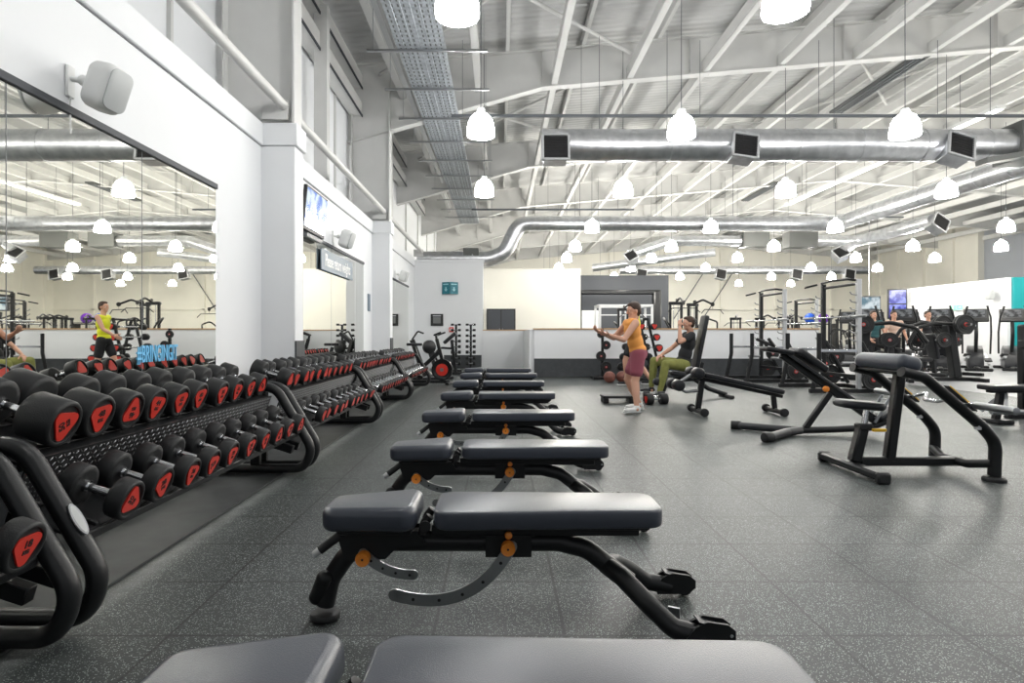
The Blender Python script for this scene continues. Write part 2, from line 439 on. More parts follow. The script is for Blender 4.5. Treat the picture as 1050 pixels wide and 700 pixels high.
# wall behind with a door
slab('wall_back', (1.2, 24.2, 1.85), (4.0, .2, 3.7), M['cream_paint'])
d = thing('door_1', None, None, (0.03, 24.06, 0)); d['kind'] = 'structure'
MB().box((0, 0, 1.05), (1.15, .06, 2.1)).build('door_frame', M['plastic'], d)
MB().box((-.27, -.035, 1.05), (.5, .03, 2.0)).build('door_leaf', M['dark_wall'], d)
MB().box((.27, -.035, 1.05), (.5, .03, 2.0)).build('door_leaf', M['dark_wall'], d)
MB().cyl((-.06, -.08, 1.15), (-.06, -.08, 1.32), .012).build('door_handle', M['steel'], d)
MB().cyl((.06, -.08, 1.15), (.06, -.08, 1.32), .012).build('door_handle', M['steel'], d)
slab('door_2', (-.66, 22.6, 1.02), (.05, .9, 2.04), M['plastic'])
slab('wall_back', (-.72, 21.9, 1.73), (.1, 4.8, 3.46), M['white_paint'])
# dark accent wall, far walls
slab('wall_back', (6.15, 31, 2.05), (4.9, .2, 4.1), M['dark_wall'])
slab('wall_back', (4.35, 30.86, 1.15), (1.3, .06, 2.3), M['white_paint'])
slab('wall_far', (12, 44, 4), (32, .2, 8.5), M['cream_paint'])
for i, x in enumerate((4, 8, 12, 16, 20, 24)):
    slab('trim_9', (x, 43.8, 4), (.18, .2, 8), M['cream_paint'])
slab('trim_10', (12, 43.8, 2.9), (30, .2, .12), M['cream_paint'])
slab('wall_right', (27.1, 39.3, 4), (.2, 9.6, 8.5), M['cream_paint'])
slab('trim_10', (26.95, 39.3, 3.9), (.12, 9.6, .14), M['cream_paint'])
for x0 in (12.5, 14.6):
    struct(MB().cyl((x0, 43.6, 2.2), (x0+2.2, 43.6, 5.6), .035, n=8).build('trim_14', M['grey_metal']))
for y in (36, 38.5, 41, 43): slab('trim_9', (26.92, y, 4), (.18, .2, 8), M['cream_paint'])
slab('wall_right', (29.5, 34.4, 4), (5, .2, 8.5), M['white_paint'])
slab('trim_9', (27.1, 34.25, 4), (.35, .35, 8), M['cream_paint'])
slab('wall_right', (17.2, 23.0, 1.5), (.16, 5.2, 3.0), M['white_paint'])
slab('wall_right', (18.7, 20.35, 1.5), (2.9, .1, 3.0), M['teal'])
# roof: deck (pitched), rafters with haunches, purlins, ties
RX = 14.0
def top(x): return 7.13 + .085*(x if x < RX else 2*RX - x)
def bot(x):
    b = top(x) - .80
    if x < .9: b -= (.9 - x)*.20
    if x > 2*RX - .9: b -= (x - (2*RX-.9))*.20
    return b
m = MB()
for (xa, xb) in ((-3.6, RX), (RX, 31.6)):
    za, zb = top(xa)+.25, top(xb)+.25
    m.add([(xa, -7, za), (xb, -7, zb), (xb, 45, zb), (xa, 45, za), (xa, -7, za+.1), (xb, -7, zb+.1), (xb, 45, zb+.1), (xa, 45, za+.1)],
          [(0, 3, 2, 1), (4, 5, 6, 7), (0, 1, 5, 4), (2, 3, 7, 6), (0, 4, 7, 3), (1, 2, 6, 5)])
struct(m.build('ceiling', M['deck']))
for y in (-5, 1.1, 7.1, 13.1, 19.3, 25.3, 31.3, 37.3, 43.3):
    m = MB(); xs = [-3.3, .9, 5, RX, 2*RX-5, 2*RX-.9, 31.2]
    for a, b in zip(xs[:-1], xs[1:]):
        for (dy, dz0, dz1) in ((.012, None, None),):
            vs = []
            for x in (a, b):
                for yy in (y-.012, y+.012): vs += [(x, yy, bot(x)), (x, yy, top(x))]
            m.add(vs, [(0, 1, 5, 4), (2, 6, 7, 3), (0, 4, 6, 2), (1, 3, 7, 5), (0, 2, 3, 1), (4, 5, 7, 6)])
        m.beam((a, y, bot(a)), (b, y, bot(b)), .22, .03, .002); m.beam((a, y, top(a)), (b, y, top(b)), .22, .03, .002)
    for x in (-1.2, .9, 4.1, 7.4, 10.7): m.box((x, y, (bot(x)+top(x))/2), (.02, .2, .74))
    struct(m.build('trim_11', M['steel_paint']))
for i in range(19):   # lower tie beams parallel to the aisle
    x = -2.1 + 1.63*i; z = bot(x) + .14 if x > .9 else bot(.9)+.14+.085*(x-.9)
    m = MB(); m.box((x, 19, z-.11), (.13, 51, .02)); m.box((x-.05, 19, z), (.02, 51, .24)); m.box((x, 19, z+.11), (.13, 51, .02))
    struct(m.build('trim_12', M['steel_paint']))
for i in range(19):   # purlins just under the deck
    x = -1.5 + 1.63*i; z = top(x) + .12
    m = MB(); m.box((x, 19, z), (.02, 51, .2)); m.box((x+.03, 19, z-.1), (.08, 51, .015)); m.box((x+.03, 19, z+.1), (.08, 51, .015))
    struct(m.build('trim_13', M['steel_paint']))
for (a, b) in (((-2.6, 7.2), (2.8, 13)), ((2.8, 7.2), (-2.6, 13)), ((-2.6, 13.2), (2.8, 19.2)), ((2.8, 13.2), (-2.6, 19.2)), ((7.6, 13.2), (12.5, 19.2)), ((12.5, 13.2), (7.6, 19.2))):
    struct(MB().tube([(a[0], a[1], top(a[0])-.25), (b[0], b[1], top(b[0])-.25)], .035).build('trim_14', M['steel_paint']))
for x, y in ((1.3, 13.1), (4.5, 13.1), (7.8, 13.1), (1.3, 19.3), (4.5, 19.3), (7.8, 19.3)):   # knee braces
    struct(MB().tube([(x, y, bot(x)), (x+1.1, y+1.3, top(x)+.05)], .03).build('trim_14', M['steel_paint']))
# handrail-like bracing tubes along the upper left wall
for a, b in ((1.25, 7.0), (7.25, 13.0), (13.25, 19.2)):
    m = MB(); m.tube([(-2.50, a, 3.71), (-2.50, b, 3.71)], .055, n=16); m.box((-2.6, b-.02, 3.66), (.3, .03, .22)); m.box((-2.6, a+.02, 3.66), (.3, .03, .22))
    struct(m.build('trim_15', M['steel_paint']))
slab('baseboard_left', (WX+.006, 9.15, .215), (.012, 20.2, .43), M['dark_skirt'])
# mirrors on the left wall (mirror + thin frame)
mz0, mz1 = .45, 2.48
def wall_mirror(y0, y1, label, joints):
    t = thing('wall_mirror', label, 'mirror', (WX, (y0+y1)/2, mz0), 0)
    L = y1 - y0
    MB().box((.006, 0, (mz1-mz0)/2), (.012, L, mz1-mz0), bev=.001).build('mirror_pane', M['mirror'], t)
    MB().box((.012, 0, mz1-mz0+.015), (.035, L+.02, .05)).build('top_rail', M['dark_wall'], t)
    for j in joints: MB().box((.0125, j-(y0+y1)/2, (mz1-mz0)/2), (.002, .006, mz1-mz0), bev=.0004).build('joint_strip', M['grey_metal'], t)
wall_mirror(-3.0, 5.82, 'large mirror nearest the camera, left wall, behind the first dumbbells', (1.0, 3.35, 4.62))
wall_mirror(7.5, 12.1, 'middle wall mirror under the television, beyond the first pillar', (9.8,))
wall_mirror(13.8, 18.0, 'far wall mirror beyond the second pillar, beside the back wall', ())
# rubber mat under the racks
tag(MB().box((-2.18, 5.85, .006), (1.05, 13.5, .012), bev=.003).build('rubber_mat', M['mat_floor']), 'smooth dark rubber mat lying under the dumbbell racks', 'mat')

# wall speakers
def make_speaker(loc, label):
    t = thing('wall_speaker', label, 'speaker', loc, 0, 'white wall speakers along the left wall')
    m = MB(); R = Matrix.Rotation(math.radians(18), 3, 'Y') @ Matrix.Rotation(math.radians(-12), 3, 'Z')
    ux = R @ V((0, 1, 0)); uy = R @ V((0, 0, 1))
    m.puff(rrect(.21, .30, .07), (.22, 0, 0), ux, uy, .19, .06, 5); m.build('cabinet', M['white_plastic'], t)
    MB().puff(rrect(.17, .26, .05), V((.22, 0, 0)) + R @ V((.098, 0, 0)), ux, uy, .012, .005, 2).build('grille', M['grey_plastic'], t)
    m = MB(); m.box((.01, -.03, .03), (.02, .07, .2), bev=.008); m.tube([(.01, -.03, .05), (.08, -.02, .04), (.16, 0, 0)], .018, .03); m.ell((.09, -.02, .04), (.035, .035, .035)); m.build('bracket', M['white_plastic'], t)
    MB().tube([(.012, -.03, -.05), (.012, -.03, -.30)], .006).build('cable', M['white_plastic'], t)
make_speaker((WX, 3.88, 2.65), 'white wall speaker above the nearest mirror')
make_speaker((WX, 9.95, 2.64), 'white wall speaker between the television and the second pillar')
make_speaker((WX, 15.8, 2.6), 'white wall speaker above the farthest mirror')
# television
t = thing('television', 'wall television with a bright blue picture beside the first pillar', 'television', (WX, 8.62, 2.80), 0)
R = Matrix.Rotation(math.radians(6), 3, 'Y')
MB().box((.10, 0, 0), (.05, .98, .60), R, .01).build('housing', M['plastic'], t)
MB().box(R @ V((.028, 0, .01)) + V((.10, 0, 0)), (.006, .92, .52), R, .001).build('screen', M['tv'], t)
m = MB(); m.box((.012, 0, 0), (.02, .25, .25)); m.box((.05, 0, 0), (.07, .08, .08)); m.build('wall_bracket', M['plastic'], t)
MB().box((.07, 0, -.35), (.08, .7, .06), R).build('sound_bar', M['grey_metal'], t)
# sign
t = thing('hanging_sign', 'long blue-grey sign reading Please return weights across the middle mirror', 'sign', (WX+.042, 10.1, 2.22))
MB().box((0, 0, 0), (.018, 1.95, .32), bev=.003).build('board', M['sign_grey'], t)
text_mesh('lettering', 'Please return weights', .27, M['white_plastic'], t, basis((.010, 0, 0), (0, 1, 0), (0, 0, 1)), .001, .003, .66)
# hashtag lettering on mirror
t = thing('sticker_lettering', 'sky-blue hashtag lettering stuck low on the nearest mirror', 'lettering', (WX+.016, 4.84, .915))
text_mesh('letters', '#BRINGINGIT', .185, M['blue_letters'], t, basis((0, 0, 0), (0, 1, 0), (0, 0, 1)), .002, .002, .50)
# small signs
t = thing('notice_plate', 'small grey notice on the wall just before the second pillar', 'sign', (WX+.0075, 12.62, 1.74))
MB().box((0, 0, 0), (.015, .22, .36), bev=.002).build('plate', M['sign_grey'], t)
t = thing('framed_notice', 'black framed notice on the white back wall', 'sign', (-2.02, BY-.02, 1.54))
MB().box((0, 0, 0), (.40, .03, .38)).build('frame', M['plastic'], t)
MB().box((0, -.018, -.01), (.24, .004, .20), bev=.001).build('notice', mat('grey_notice', (.16, .17, .17), .6), t)
MB().box((0, -.018, .13), (.26, .004, .03), bev=.001).build('heading', M['grey_plastic'], t)
t = thing('projecting_sign', 'teal folded sign with white arrows high on back wall', 'sign', (-1.6, BY-.1, 2.55))
for sx in (-1, 1):
    R = Matrix.Rotation(sx*math.radians(28), 3, 'Z')
    MB().box(V((sx*.13, .02, 0)), (.28, .02, .38), R, .003).build('panel', M['teal_sign'], t)
    m = MB(); c = V((sx*.13, .005, -.03))
    m.prism([(-.02, .06), (.02, .06), (.02, -.01), (.06, -.01), (0, -.08), (-.06, -.01), (-.02, -.01)], c, R @ V((1, 0, 0)), (0, 0, 1), .006)
    m.box(V((sx*.13, .005, .12)), (.2, .006, .03), R, .001); m.build('arrow', mat('pale_teal', (.35, .65, .70), .5), t)
t = thing('fire_alarm_point', 'small red call point on back wall beside dumbbell towers', 'call point', (-1.56, BY-.025, 1.23))
MB().box((0, 0, 0), (.14, .05, .16), bev=.01).build('box', M['red'], t); MB().box((0, -.027, 0), (.08, .006, .08)).build('plate', M['white_plastic'], t)

# pendant lamps
LH = 4.22
def make_lamp():
    t = thing('pendant_lamp', '', 'lamp', (0, 0, LH), 0, 'glowing pendant lamps hung from the roof')
    prof = [(.055, .17), (.10, .165), (.15, .12), (.185, .05), (.205, -.05), (.21, -.13), (.205, -.16), (.12, -.175), (.0, -.18)]
    MB().lathe(prof, (0, 0, 0), (0, 0, 1), 18).build('shade', M['lamp'], t)
    MB().lathe([(.02, .26), (.06, .255), (.07, .18), (.075, .165), (.02, .16)], (0, 0, 0), (0, 0, 1), 16).build('cap', M['grey_plastic'], t)
    MB().cyl((0, 0, .25), (0, 0, 3.0), .006, n=6).build('cable', M['grey_metal'], t)
    return t
lamp0 = make_lamp(); first = True; FARSHADE = None
rows = (2.0, 5.7, 9.2, 13.1, 17.6, 21.5, 24.7, 28.4, 32.5, 37.0)
cols = (-.35, 2.7, 6.15, 9.7, 14.6, 17.8)
for ri, y in enumerate(rows):
    for ci, x in enumerate(cols):
        if ci == 0 and y > 14: continue
        if y == 2.0 and ci > 3: continue
        lab = 'glowing pendant lamp in the %s row of lamps from the camera, %s from the left' % (ORD[ri], ORD[ci if y < 14 else ci-1])
        loc = (x + random.uniform(-.06, .06), y + random.uniform(-.1, .1), LH)
        if first: o = lamp0; o.location = loc; o['label'] = lab; first = False
        else: o = dup(lamp0, loc, lab)
        if not (y < 19 and x < 12):
            sh = [k for k in bpy.data.objects if k.parent == o and k.name.startswith('shade')][0]
            if FARSHADE is None:
                FARSHADE = sh.data.copy(); FARSHADE.materials.clear(); FARSHADE.materials.append(M['lamp_far'])
            sh.data = FARSHADE
# ducts ------------------------------------------------------------
def ribbed_duct(name, pts, r, label, rad=.5, step=1.2):
    t = thing(name, label, 'duct')
    P = fillet(pts, rad, 8)
    m = MB().tube(P, r, n=28); acc = 0
    for a, b in zip(P[:-1], P[1:]):
        L = (b-a).length; d = (b-a).normalized(); s = step - acc
        while s < L:
            c = a + d*s; m.cyl(c - d*.02, c + d*.02, r+.012, n=28); s += step
        acc = (acc + L) % step
    m.build('duct_run', M['duct'], t)
    return t
def diffuser(t, c, rot, s=.5):
    R = Euler(rot).to_matrix(); c = V(c)
    MB().box(c + R @ V((0, .205, 0)), (s*.86, .34, s*.86), R, .01).build('diffuser_box', M['duct'], t)
    f = MB()
    for (a, b, w, h) in ((0, s/2-.02, s, .04), (0, -s/2+.02, s, .04), (s/2-.02, 0, .04, s), (-s/2+.02, 0, .04, s)): f.box(c + R @ V((a, 0, b)), (w, .05, h), R)
    fr = f.build('diffuser_frame', M['silver'], t); PL = M['plastic']
    g = MB(); g.box(c + R @ V((0, .02, 0)), (s-.06, .01, s-.06), R)
    for k in range(9): g.box(c + R @ V((0, -.005, -s/2+.06+k*(s-.12)/8)), (s-.08, .012, .004), R, .001)
    g.build('grille', PL, t)
A = ribbed_duct('ventilation_duct', [(.85, 11.6, 4.70), (9.75, 11.6, 4.70)], .30, 'large round metal duct crossing the gym with three grilles')
diffuser(A, (1.03, 11.2, 4.55), (math.radians(-8), 0, 0), .52); diffuser(A, (4.55, 11.2, 4.58), (math.radians(-12), math.radians(8), 0), .5); diffuser(A, (8.55, 11.2, 4.58), (math.radians(-16), math.radians(16), 0), .52)
MB().cyl((.8, 11.6, 4.7), (.86, 11.6, 4.7), .31, n=28).build('end_cap', M['duct'], A)
for x in (1.9, 3.2, 6.4, 9.4):
    MB().cyl((x, 11.6, 5.0), (x, 11.6, bot(x)+.3), .006, n=6).build('hanger_rod', M['grey_metal'], A)
m = MB(); m.prism([(0, -.35), (.55, -.35), (1.6, .12), (1.6, .35), (0, .35)], (9.72, 11.6, 4.72), (1, 0, 0), (0, 0, 1), .7); m.build('plenum_box', M['duct_dark'], A)
MB().beam((8.95, 11.25, 4.28), (9.9, 11.25, 4.44), .3, .10).build('lower_flap', M['duct_dark'], A)
B = ribbed_duct('ventilation_duct', [(-2.7, 19.75, 3.55), (-.35, 19.75, 3.55), (.15, 19.75, 3.75), (.6, 19.75, 4.70), (11.0, 19.75, 4.70), (11.3, 7.5, 4.70)], .24, 'long bent metal duct running from back wall towards right side', .55, .9)
MB().box((-.95, 19.75, 3.62), (.5, .45, .5)).build('damper_box', M['duct_dark'], B)
for x in (2.6, 5.1, 7.6, 10): MB().cyl((x, 19.75, 4.9), (x, 19.75, bot(x)), .008, n=6).build('hanger_rod', M['grey_metal'], B)
Cc = ribbed_duct('ventilation_duct', [(5.0, 23.4, 4.15), (6.6, 23.4, 4.7), (9.4, 23.4, 4.7)], .20, 'short metal duct with a dark box behind the bent duct', .4, .8)
diffuser(Cc, (5.0, 23.1, 4.1), (math.radians(-30), math.radians(-30), 0), .45)
MB().box((9.8, 23.4, 4.72), (1.0, .6, .55)).build('plenum_box', M['duct_dark'], Cc)
D = ribbed_duct('ventilation_duct', [(12.1, 23.4, 4.7), (13.9, 23.4, 4.7), (14.05, 19.6, 4.78)], .21, 'metal duct bending towards the camera behind the squat rack', .5, .8)
MB().box((11.6, 23.4, 4.72), (1.1, .6, .6)).build('plenum_box', M['duct_dark'], D); diffuser(D, (14.15, 19.4, 4.68), (math.radians(-20), math.radians(35), 0), .55)
diffuser(D, (12.9, 22.9, 4.2), (math.radians(-35), math.radians(-25), 0), .5)
MB().tube([(13.7, 23.4, 4.6), (13.0, 23.0, 4.25)], .16).build('branch_pipe', M['duct'], D)
E = ribbed_duct('ventilation_duct', [(6.8, 34.5, 4.75), (21, 34.5, 4.75)], .23, 'farthest straight metal duct above the far machines', .4, 1.2)
for x in (8, 12.5, 16.8, 19.8): diffuser(E, (x, 34.2, 4.5), (math.radians(-10), math.radians(12), 0), .6)
F = ribbed_duct('ventilation_duct', [(4.2, 27.4, 4.1), (9.2, 25.9, 4.6)], .17, 'slanting metal duct in front of the dark far wall', .4, 1.0)
# cable tray with trapeze bars
t = thing('cable_tray', 'wide galvanised cable tray running under the roof near left wall', 'cable tray')
m = MB(); tz = 5.57
m.box((-1.24, 15, tz), (.74, 19, .012)); m.box((-1.61, 15, tz+.04), (.012, 19, .09)); m.box((-.87, 15, tz+.04), (.012, 19, .09))
for k in range(5): m.box((-1.5+k*.13, 15, tz-.012), (.02, 19, .012))
m.build('tray', M['tray'], t)
m = MB()
for k in range(100):
    for j in range(9): m.box((-1.56+j*.08, 5.6+k*.14, tz-.0075), (.022, .07, .003), bev=.0005)
p = m.build('perforations', M['duct_dark'], t); p['kind'] = 'stuff'
MB().box((-1.76, 12, 5.75), (.10, 13, .10)).build('trunking', M['dull_steel'], t)
for k in range(12):
    y = 6.5 + k*1.5; m = MB(); m.box((-1.15, y, tz-.04), (1.9, .04, .04)); m.cyl((-2.0, y, tz-.05), (-2.0, y, 6.9), .006, n=6); m.cyl((-.3, y, tz-.05), (-.3, y, 6.9), .006, n=6); m.build('trapeze_bar', M['dull_steel'], t)
# thin conduits crossing
for (y, z, x0, x1, lb) in ((11.2, 5.12, -.9, 10.6, 'thin dark conduit crossing just above the large duct'), (21.0, 5.15, 1, 14, 'thin conduit crossing above the bent duct'), (19.0, 5.0, -.9, 4.2, 'short thin conduit beside the cable tray end')):
    tt = thing('conduit', lb, 'conduit', (0, y, z))
    MB().box(((x0+x1)/2, 0, 0), (x1-x0, .05, .05)).build('pipe', M['grey_metal'], tt)
    m = MB()
    for k in range(int((x1-x0)/2.2)+1): m.cyl((x0+.2+k*2.2, 0, 0), (x0+.2+k*2.2, 0, 1.4), .005, n=6)
    m.build('hanger_rods', M['grey_metal'], tt)
# fluorescent-like bright strip (skylight band) in the roof
for (x, y0, y1) in ((11.6, 14.0, 24.5),):
    t = thing('strip_light', 'long bright strip light under the roof, upper right', 'lamp', (x, (y0+y1)/2, 6.35))
    MB().box((0, 0, 0), (.22, y1-y0, .08)).build('housing', M['white_plastic'], t)
    MB().box((0, 0, -.05), (.17, y1-y0-.1, .03)).build('tube', emis('strip_tube', (1, 1, .98), 2.2), t)
    for yy in (-4, 0, 4): MB().cyl((0, yy, .03), (0, yy, 1.3), .006, n=6).build('hanger_rod', M['grey_metal'], t)
for (x, y, lb) in ((9.15, 14.8, 'dark grey slatted heater panel under the roof, upper right'), (11.4, 26.5, 'smaller dark grey heater panel farther along the roof')):
    t = thing('heater_panel', lb, 'heater', (x, y, bot(x)+.02))
    MB().box((0, 0, 0), (.35, 3.4, .06)).build('panel', M['duct_dark'], t)
    m = MB()
    for k in range(3): m.cyl((-.1+.1*k, -1.6, -.05), (-.1+.1*k, 1.6, -.05), .02, n=8)
    m.build('element', M['grey_metal'], t)
# ------------------------------------------------------------------ weights benches
def arc_plate(mb, pts, w, th, y):
    """flat curved strip in the xz-plane at y"""
    P = [V(p) for p in pts]; n = len(P); vs = []; fs = []
    for i, p in enumerate(P):
        t = (P[min(i+1, n-1)] - P[max(i-1, 0)]).normalized(); nn = V((-t.z, 0, t.x))
        for s in (-1, 1):
            for d in (-1, 1): vs.append(V((p.x, y + d*th/2, p.z)) + nn*(s*w/2))
    for i in range(n-1):
        a = i*4; b = a+4
        for (u, v) in ((0, 1), (1, 3), (3, 2), (2, 0)): fs.append((a+u, a+v, b+v, b+u))
    fs += [(0, 2, 3, 1), ((n-1)*4, (n-1)*4+1, (n-1)*4+3, (n-1)*4+2)]
    mb.add(vs, fs)
    for p in (P[0], P[-1]): mb.cyl((p.x, y-th/2, p.z), (p.x, y+th/2, p.z), w/2, n=20)
    return P
def arcpts(x0, z0, x1, z1, bow):
    a = V((x0, 0, z0)); b = V((x1, 0, z1)); c = (a+b)/2; d = (b-a); n = V((d.z, 0, -d.x)).normalized()
    if n.z > 0: n = -n
    q = c + n*abs(bow)*.62 + V((0, 0, 0))
    return [a*(1-s)**2 + q*2*s*(1-s) + b*s*s for s in [k/16 for k in range(17)]]
def make_bench():
    t = thing('weight_bench', '', 'bench', (0, 0, 0), 0, 'adjustable benches in the row down the aisle')
    # seat pad: tapered towards the far left, tilted, fat
    ol = [(-.165, -.105), (-.13, -.125), (.12, -.155), (.155, -.15), (.175, -.12), (.175, .12), (.155, .15), (.12, .155), (-.13, .125), (-.165, .105), (-.178, .07), (-.178, -.07)]
    ux = V((math.cos(.05), 0, math.sin(.05)))
    MB().puff(rr_taper(-.178, .175, .112, .152, .055), (-.47, 0, .405), ux, (0, 1, 0), .088, .030, 5).build('seat', M['vinyl'], t, 60)
    MB().puff(rr_taper(-.415, .415, .150, .128, .06), (.180, 0, .410), (1, 0, .0), (0, 1, 0), .066, .011, 3).build('backrest', M['vinyl'], t, 60)
    m = MB(); m.box((.19, 0, .366), (.72, .16, .018)); m.beam((-.25, -.03, .345), (.52, -.03, .345), .03, .04); m.beam((-.25, .03, .345), (.52, .03, .345), .03, .04)
    m.build('backrest_frame', M['frame'], t)
    m = MB(); m.box((-.45, 0, .350), (.26, .18, .015)); m.prism([(-.60, .345), (-.30, .345), (-.27, .30), (-.47, .27), (-.56, .30)], (0, -.045, 0), (1, 0, 0), (0, 0, 1), .012)
    m.prism([(-.60, .345), (-.30, .345), (-.27, .30), (-.47, .27), (-.56, .30)], (0, .045, 0), (1, 0, 0), (0, 0, 1), .012); m.build('seat_bracket', M['frame'], t)
    # hinge between the pads
    m = MB(); m.tube([(-.285, -.045, .335), (-.275, -.045, .375), (-.255, -.045, .40)], .016, .02); m.tube([(-.285, .045, .335), (-.275, .045, .375), (-.255, .045, .40)], .016, .02)
    m.cyl((-.268, -.075, .372), (-.268, .075, .372), .013); m.cyl((-.268, -.082, .372), (-.268, -.074, .372), .020); m.build('hinge', M['plastic'], t)
    # main tube
    m = MB(); m.tube([(-.655, 0, .055), (-.635, 0, .15), (-.565, 0, .255), (-.44, 0, .292), (.22, 0, .292), (.33, 0, .265), (.49, 0, .14)], .036, .13, 16)
    m.build('main_tube', M['frame'], t)
    m = MB(); m.beam((-.50, 0, .30), (.14, 0, .30), .055, .075, .008); m.prism([(-.60, .33), (-.36, .33), (-.36, .30), (-.42, .24), (-.57, .235)], (0, -.038, 0), (1, 0, 0), (0, 0, 1), .012)
    m.prism([(-.05, .33), (.12, .33), (.12, .25), (-.05, .25)], (0, -.042, 0), (1, 0, 0), (0, 0, 1), .02); m.build('beam_plates', M['frame'], t)
    for s in (-1, 1):
        m = MB(); m.tube([(.40, 0, .205), (.45, s*.07, .185), (.53, s*.16, .12), (.60, s*.20, .06), (.70, s*.21, .038)], .034, .07, 14); m.build('rear_leg', M['frame'], t)
        m = MB(); m.prism([(-.07, -.03), (.055, -.03), (.085, -.005), (.085, .025), (.06, .045), (-.01, .055), (-.05, .035), (-.08, 0)], (.715, s*.235, .045), (1, 0, 0), (0, 0, 1), .012)
        m.prism([(-.07, -.03), (.055, -.03), (.085, -.005), (.085, .025), (.06, .045), (-.01, .055), (-.05, .035), (-.08, 0)], (.715, s*.185, .045), (1, 0, 0), (0, 0, 1), .012)
        m.box((.71, s*.21, .088), (.07, .06, .006), (0, .25, 0), .001)
        m.build('foot_bracket', M['frame'], t)
        m = MB(); m.cyl((.76, s*.21-.02, .035), (.76, s*.21+.02, .035), .033, bev=.006); m.build('wheel', M['rubber'], t)
        MB().cyl((.785, s*.235-.009, .055), (.785, s*.235+.009, .055), .006, n=10).build('bolt', M['chrome'], t)
    m = MB(); m.prism([(-.02, -.03), (.02, -.03), (.02, .04), (-.02, .04)], (.63, -.105, .05), (1, -.5, 0), (0, 0, 1), .01); m.cyl((.63, -.113, .045), (.63, -.103, .045), .008); m.build('tab', M['steel'], t)
    m = MB(); m.cyl((-.655, 0, 0), (-.655, 0, .028), .056, n=24, bev=.01); m.build('front_foot', M['rubber'], t)
    m = MB(); m.tube([(-.68, -.01, .09), (-.652, -.03, .16)], .030, 0, 14); m.ell((-.685, -.005, .085), (.03, .03, .03)); m.ell((-.65, -.03, .165), (.03, .03, .03)); m.build('foot_boss', M['frame'], t)
    # carry handle
    h = MB().tube([(-.565, -.03, .345), (-.66, -.05, .275)], .017, 0, 12).build('handle', M['rubber'], t)
    MB().cyl((-.655, -.049, .279), (-.682, -.055, .259), .015, .013, 14, .003).build('handle_tip', M['silver'], h)
    # adjustment arcs
    m = MB(); P = arc_plate(m, arcpts(-.500, .265, -.315, .186, .07), .036, .008, -.052); m.build('seat_arc', M['dull_steel'], t)
    hm = MB()
    for k in (3, 7, 11, 15): 
        q = P[min(k, len(P)-1)]; hm.cyl((q.x, -.058, q.z), (q.x, -.056, q.z), .005, n=10)
    hm.build('arc_holes', M['plastic'], t)
    m = MB(); P = arc_plate(m, arcpts(.045, .29, -.385, .112, -.30), .044, .008, -.052); m.build('back_arc', M['dull_steel'], t)
    hm = MB()
    for k in range(2, len(P), 3): hm.cyl((P[k].x, -.058, P[k].z), (P[k].x, -.056, P[k].z), .006, n=10)
    hm.build('arc_holes', M['plastic'], t)
    for (x, z) in ((-.495, .255), (.033, .292)):
        m = MB(); m.lathe([(.012, 0), (.025, .004), (.027, .03), (.024, .038), (.012, .034), (.0, .034)], (x, -.058, z), (0, -1, 0), 24); kn = m.build('adjuster_knob', M['orange'], t); kn['label'] = 'round orange adjuster knob'
        MB().cyl((x, -.094, z), (x, -.088, z), .004, n=12).build('pin', M['plastic'], kn)
    MB().cyl((.035, -.02, .325), (.035, -.07, .335), .014, n=16, bev=.004).build('pop_pin', M['orange'], t)
    return t
def rr_taper(x0, x1, w0, w1, r, seg=7):
    out = []
    for (x, y, a0, cx, cy) in ((x1, -w1, -PI/2, -1, 1), (x1, w1, 0, -1, -1), (x0, w0, PI/2, 1, -1), (x0, -w0, PI, 1, 1)):
        for k in range(seg+1):
            a = a0 + PI/2*k/seg; out.append((x + cx*r + r*math.cos(a), y + cy*r + r*math.sin(a)))
    return out
bench0 = make_bench()
by = (1.12, 2.28, 3.50, 4.97, 6.60, 8.2, 9.8, 11.3)
bl = ['black adjustable bench nearest the camera, cut by the bottom edge', 'second adjustable bench in the aisle row, whole frame visible', 'third adjustable bench from the camera in the aisle row', 'fourth adjustable bench from the camera in the aisle row', 'fifth adjustable bench from the camera in the aisle row', 'sixth adjustable bench from the camera in the aisle row', 'seventh adjustable bench from the camera in the aisle row', 'eighth and farthest adjustable bench of the aisle row']
for i, (y, l) in enumerate(zip(by, bl)):
    x = (-.02, -.005, .02, .01, .0, .0, .0, -.02)[i]
    if i == 0: bench0.location = (x, y, 0); bench0['label'] = l
    else: dup(bench0, (x, y, 0), l)

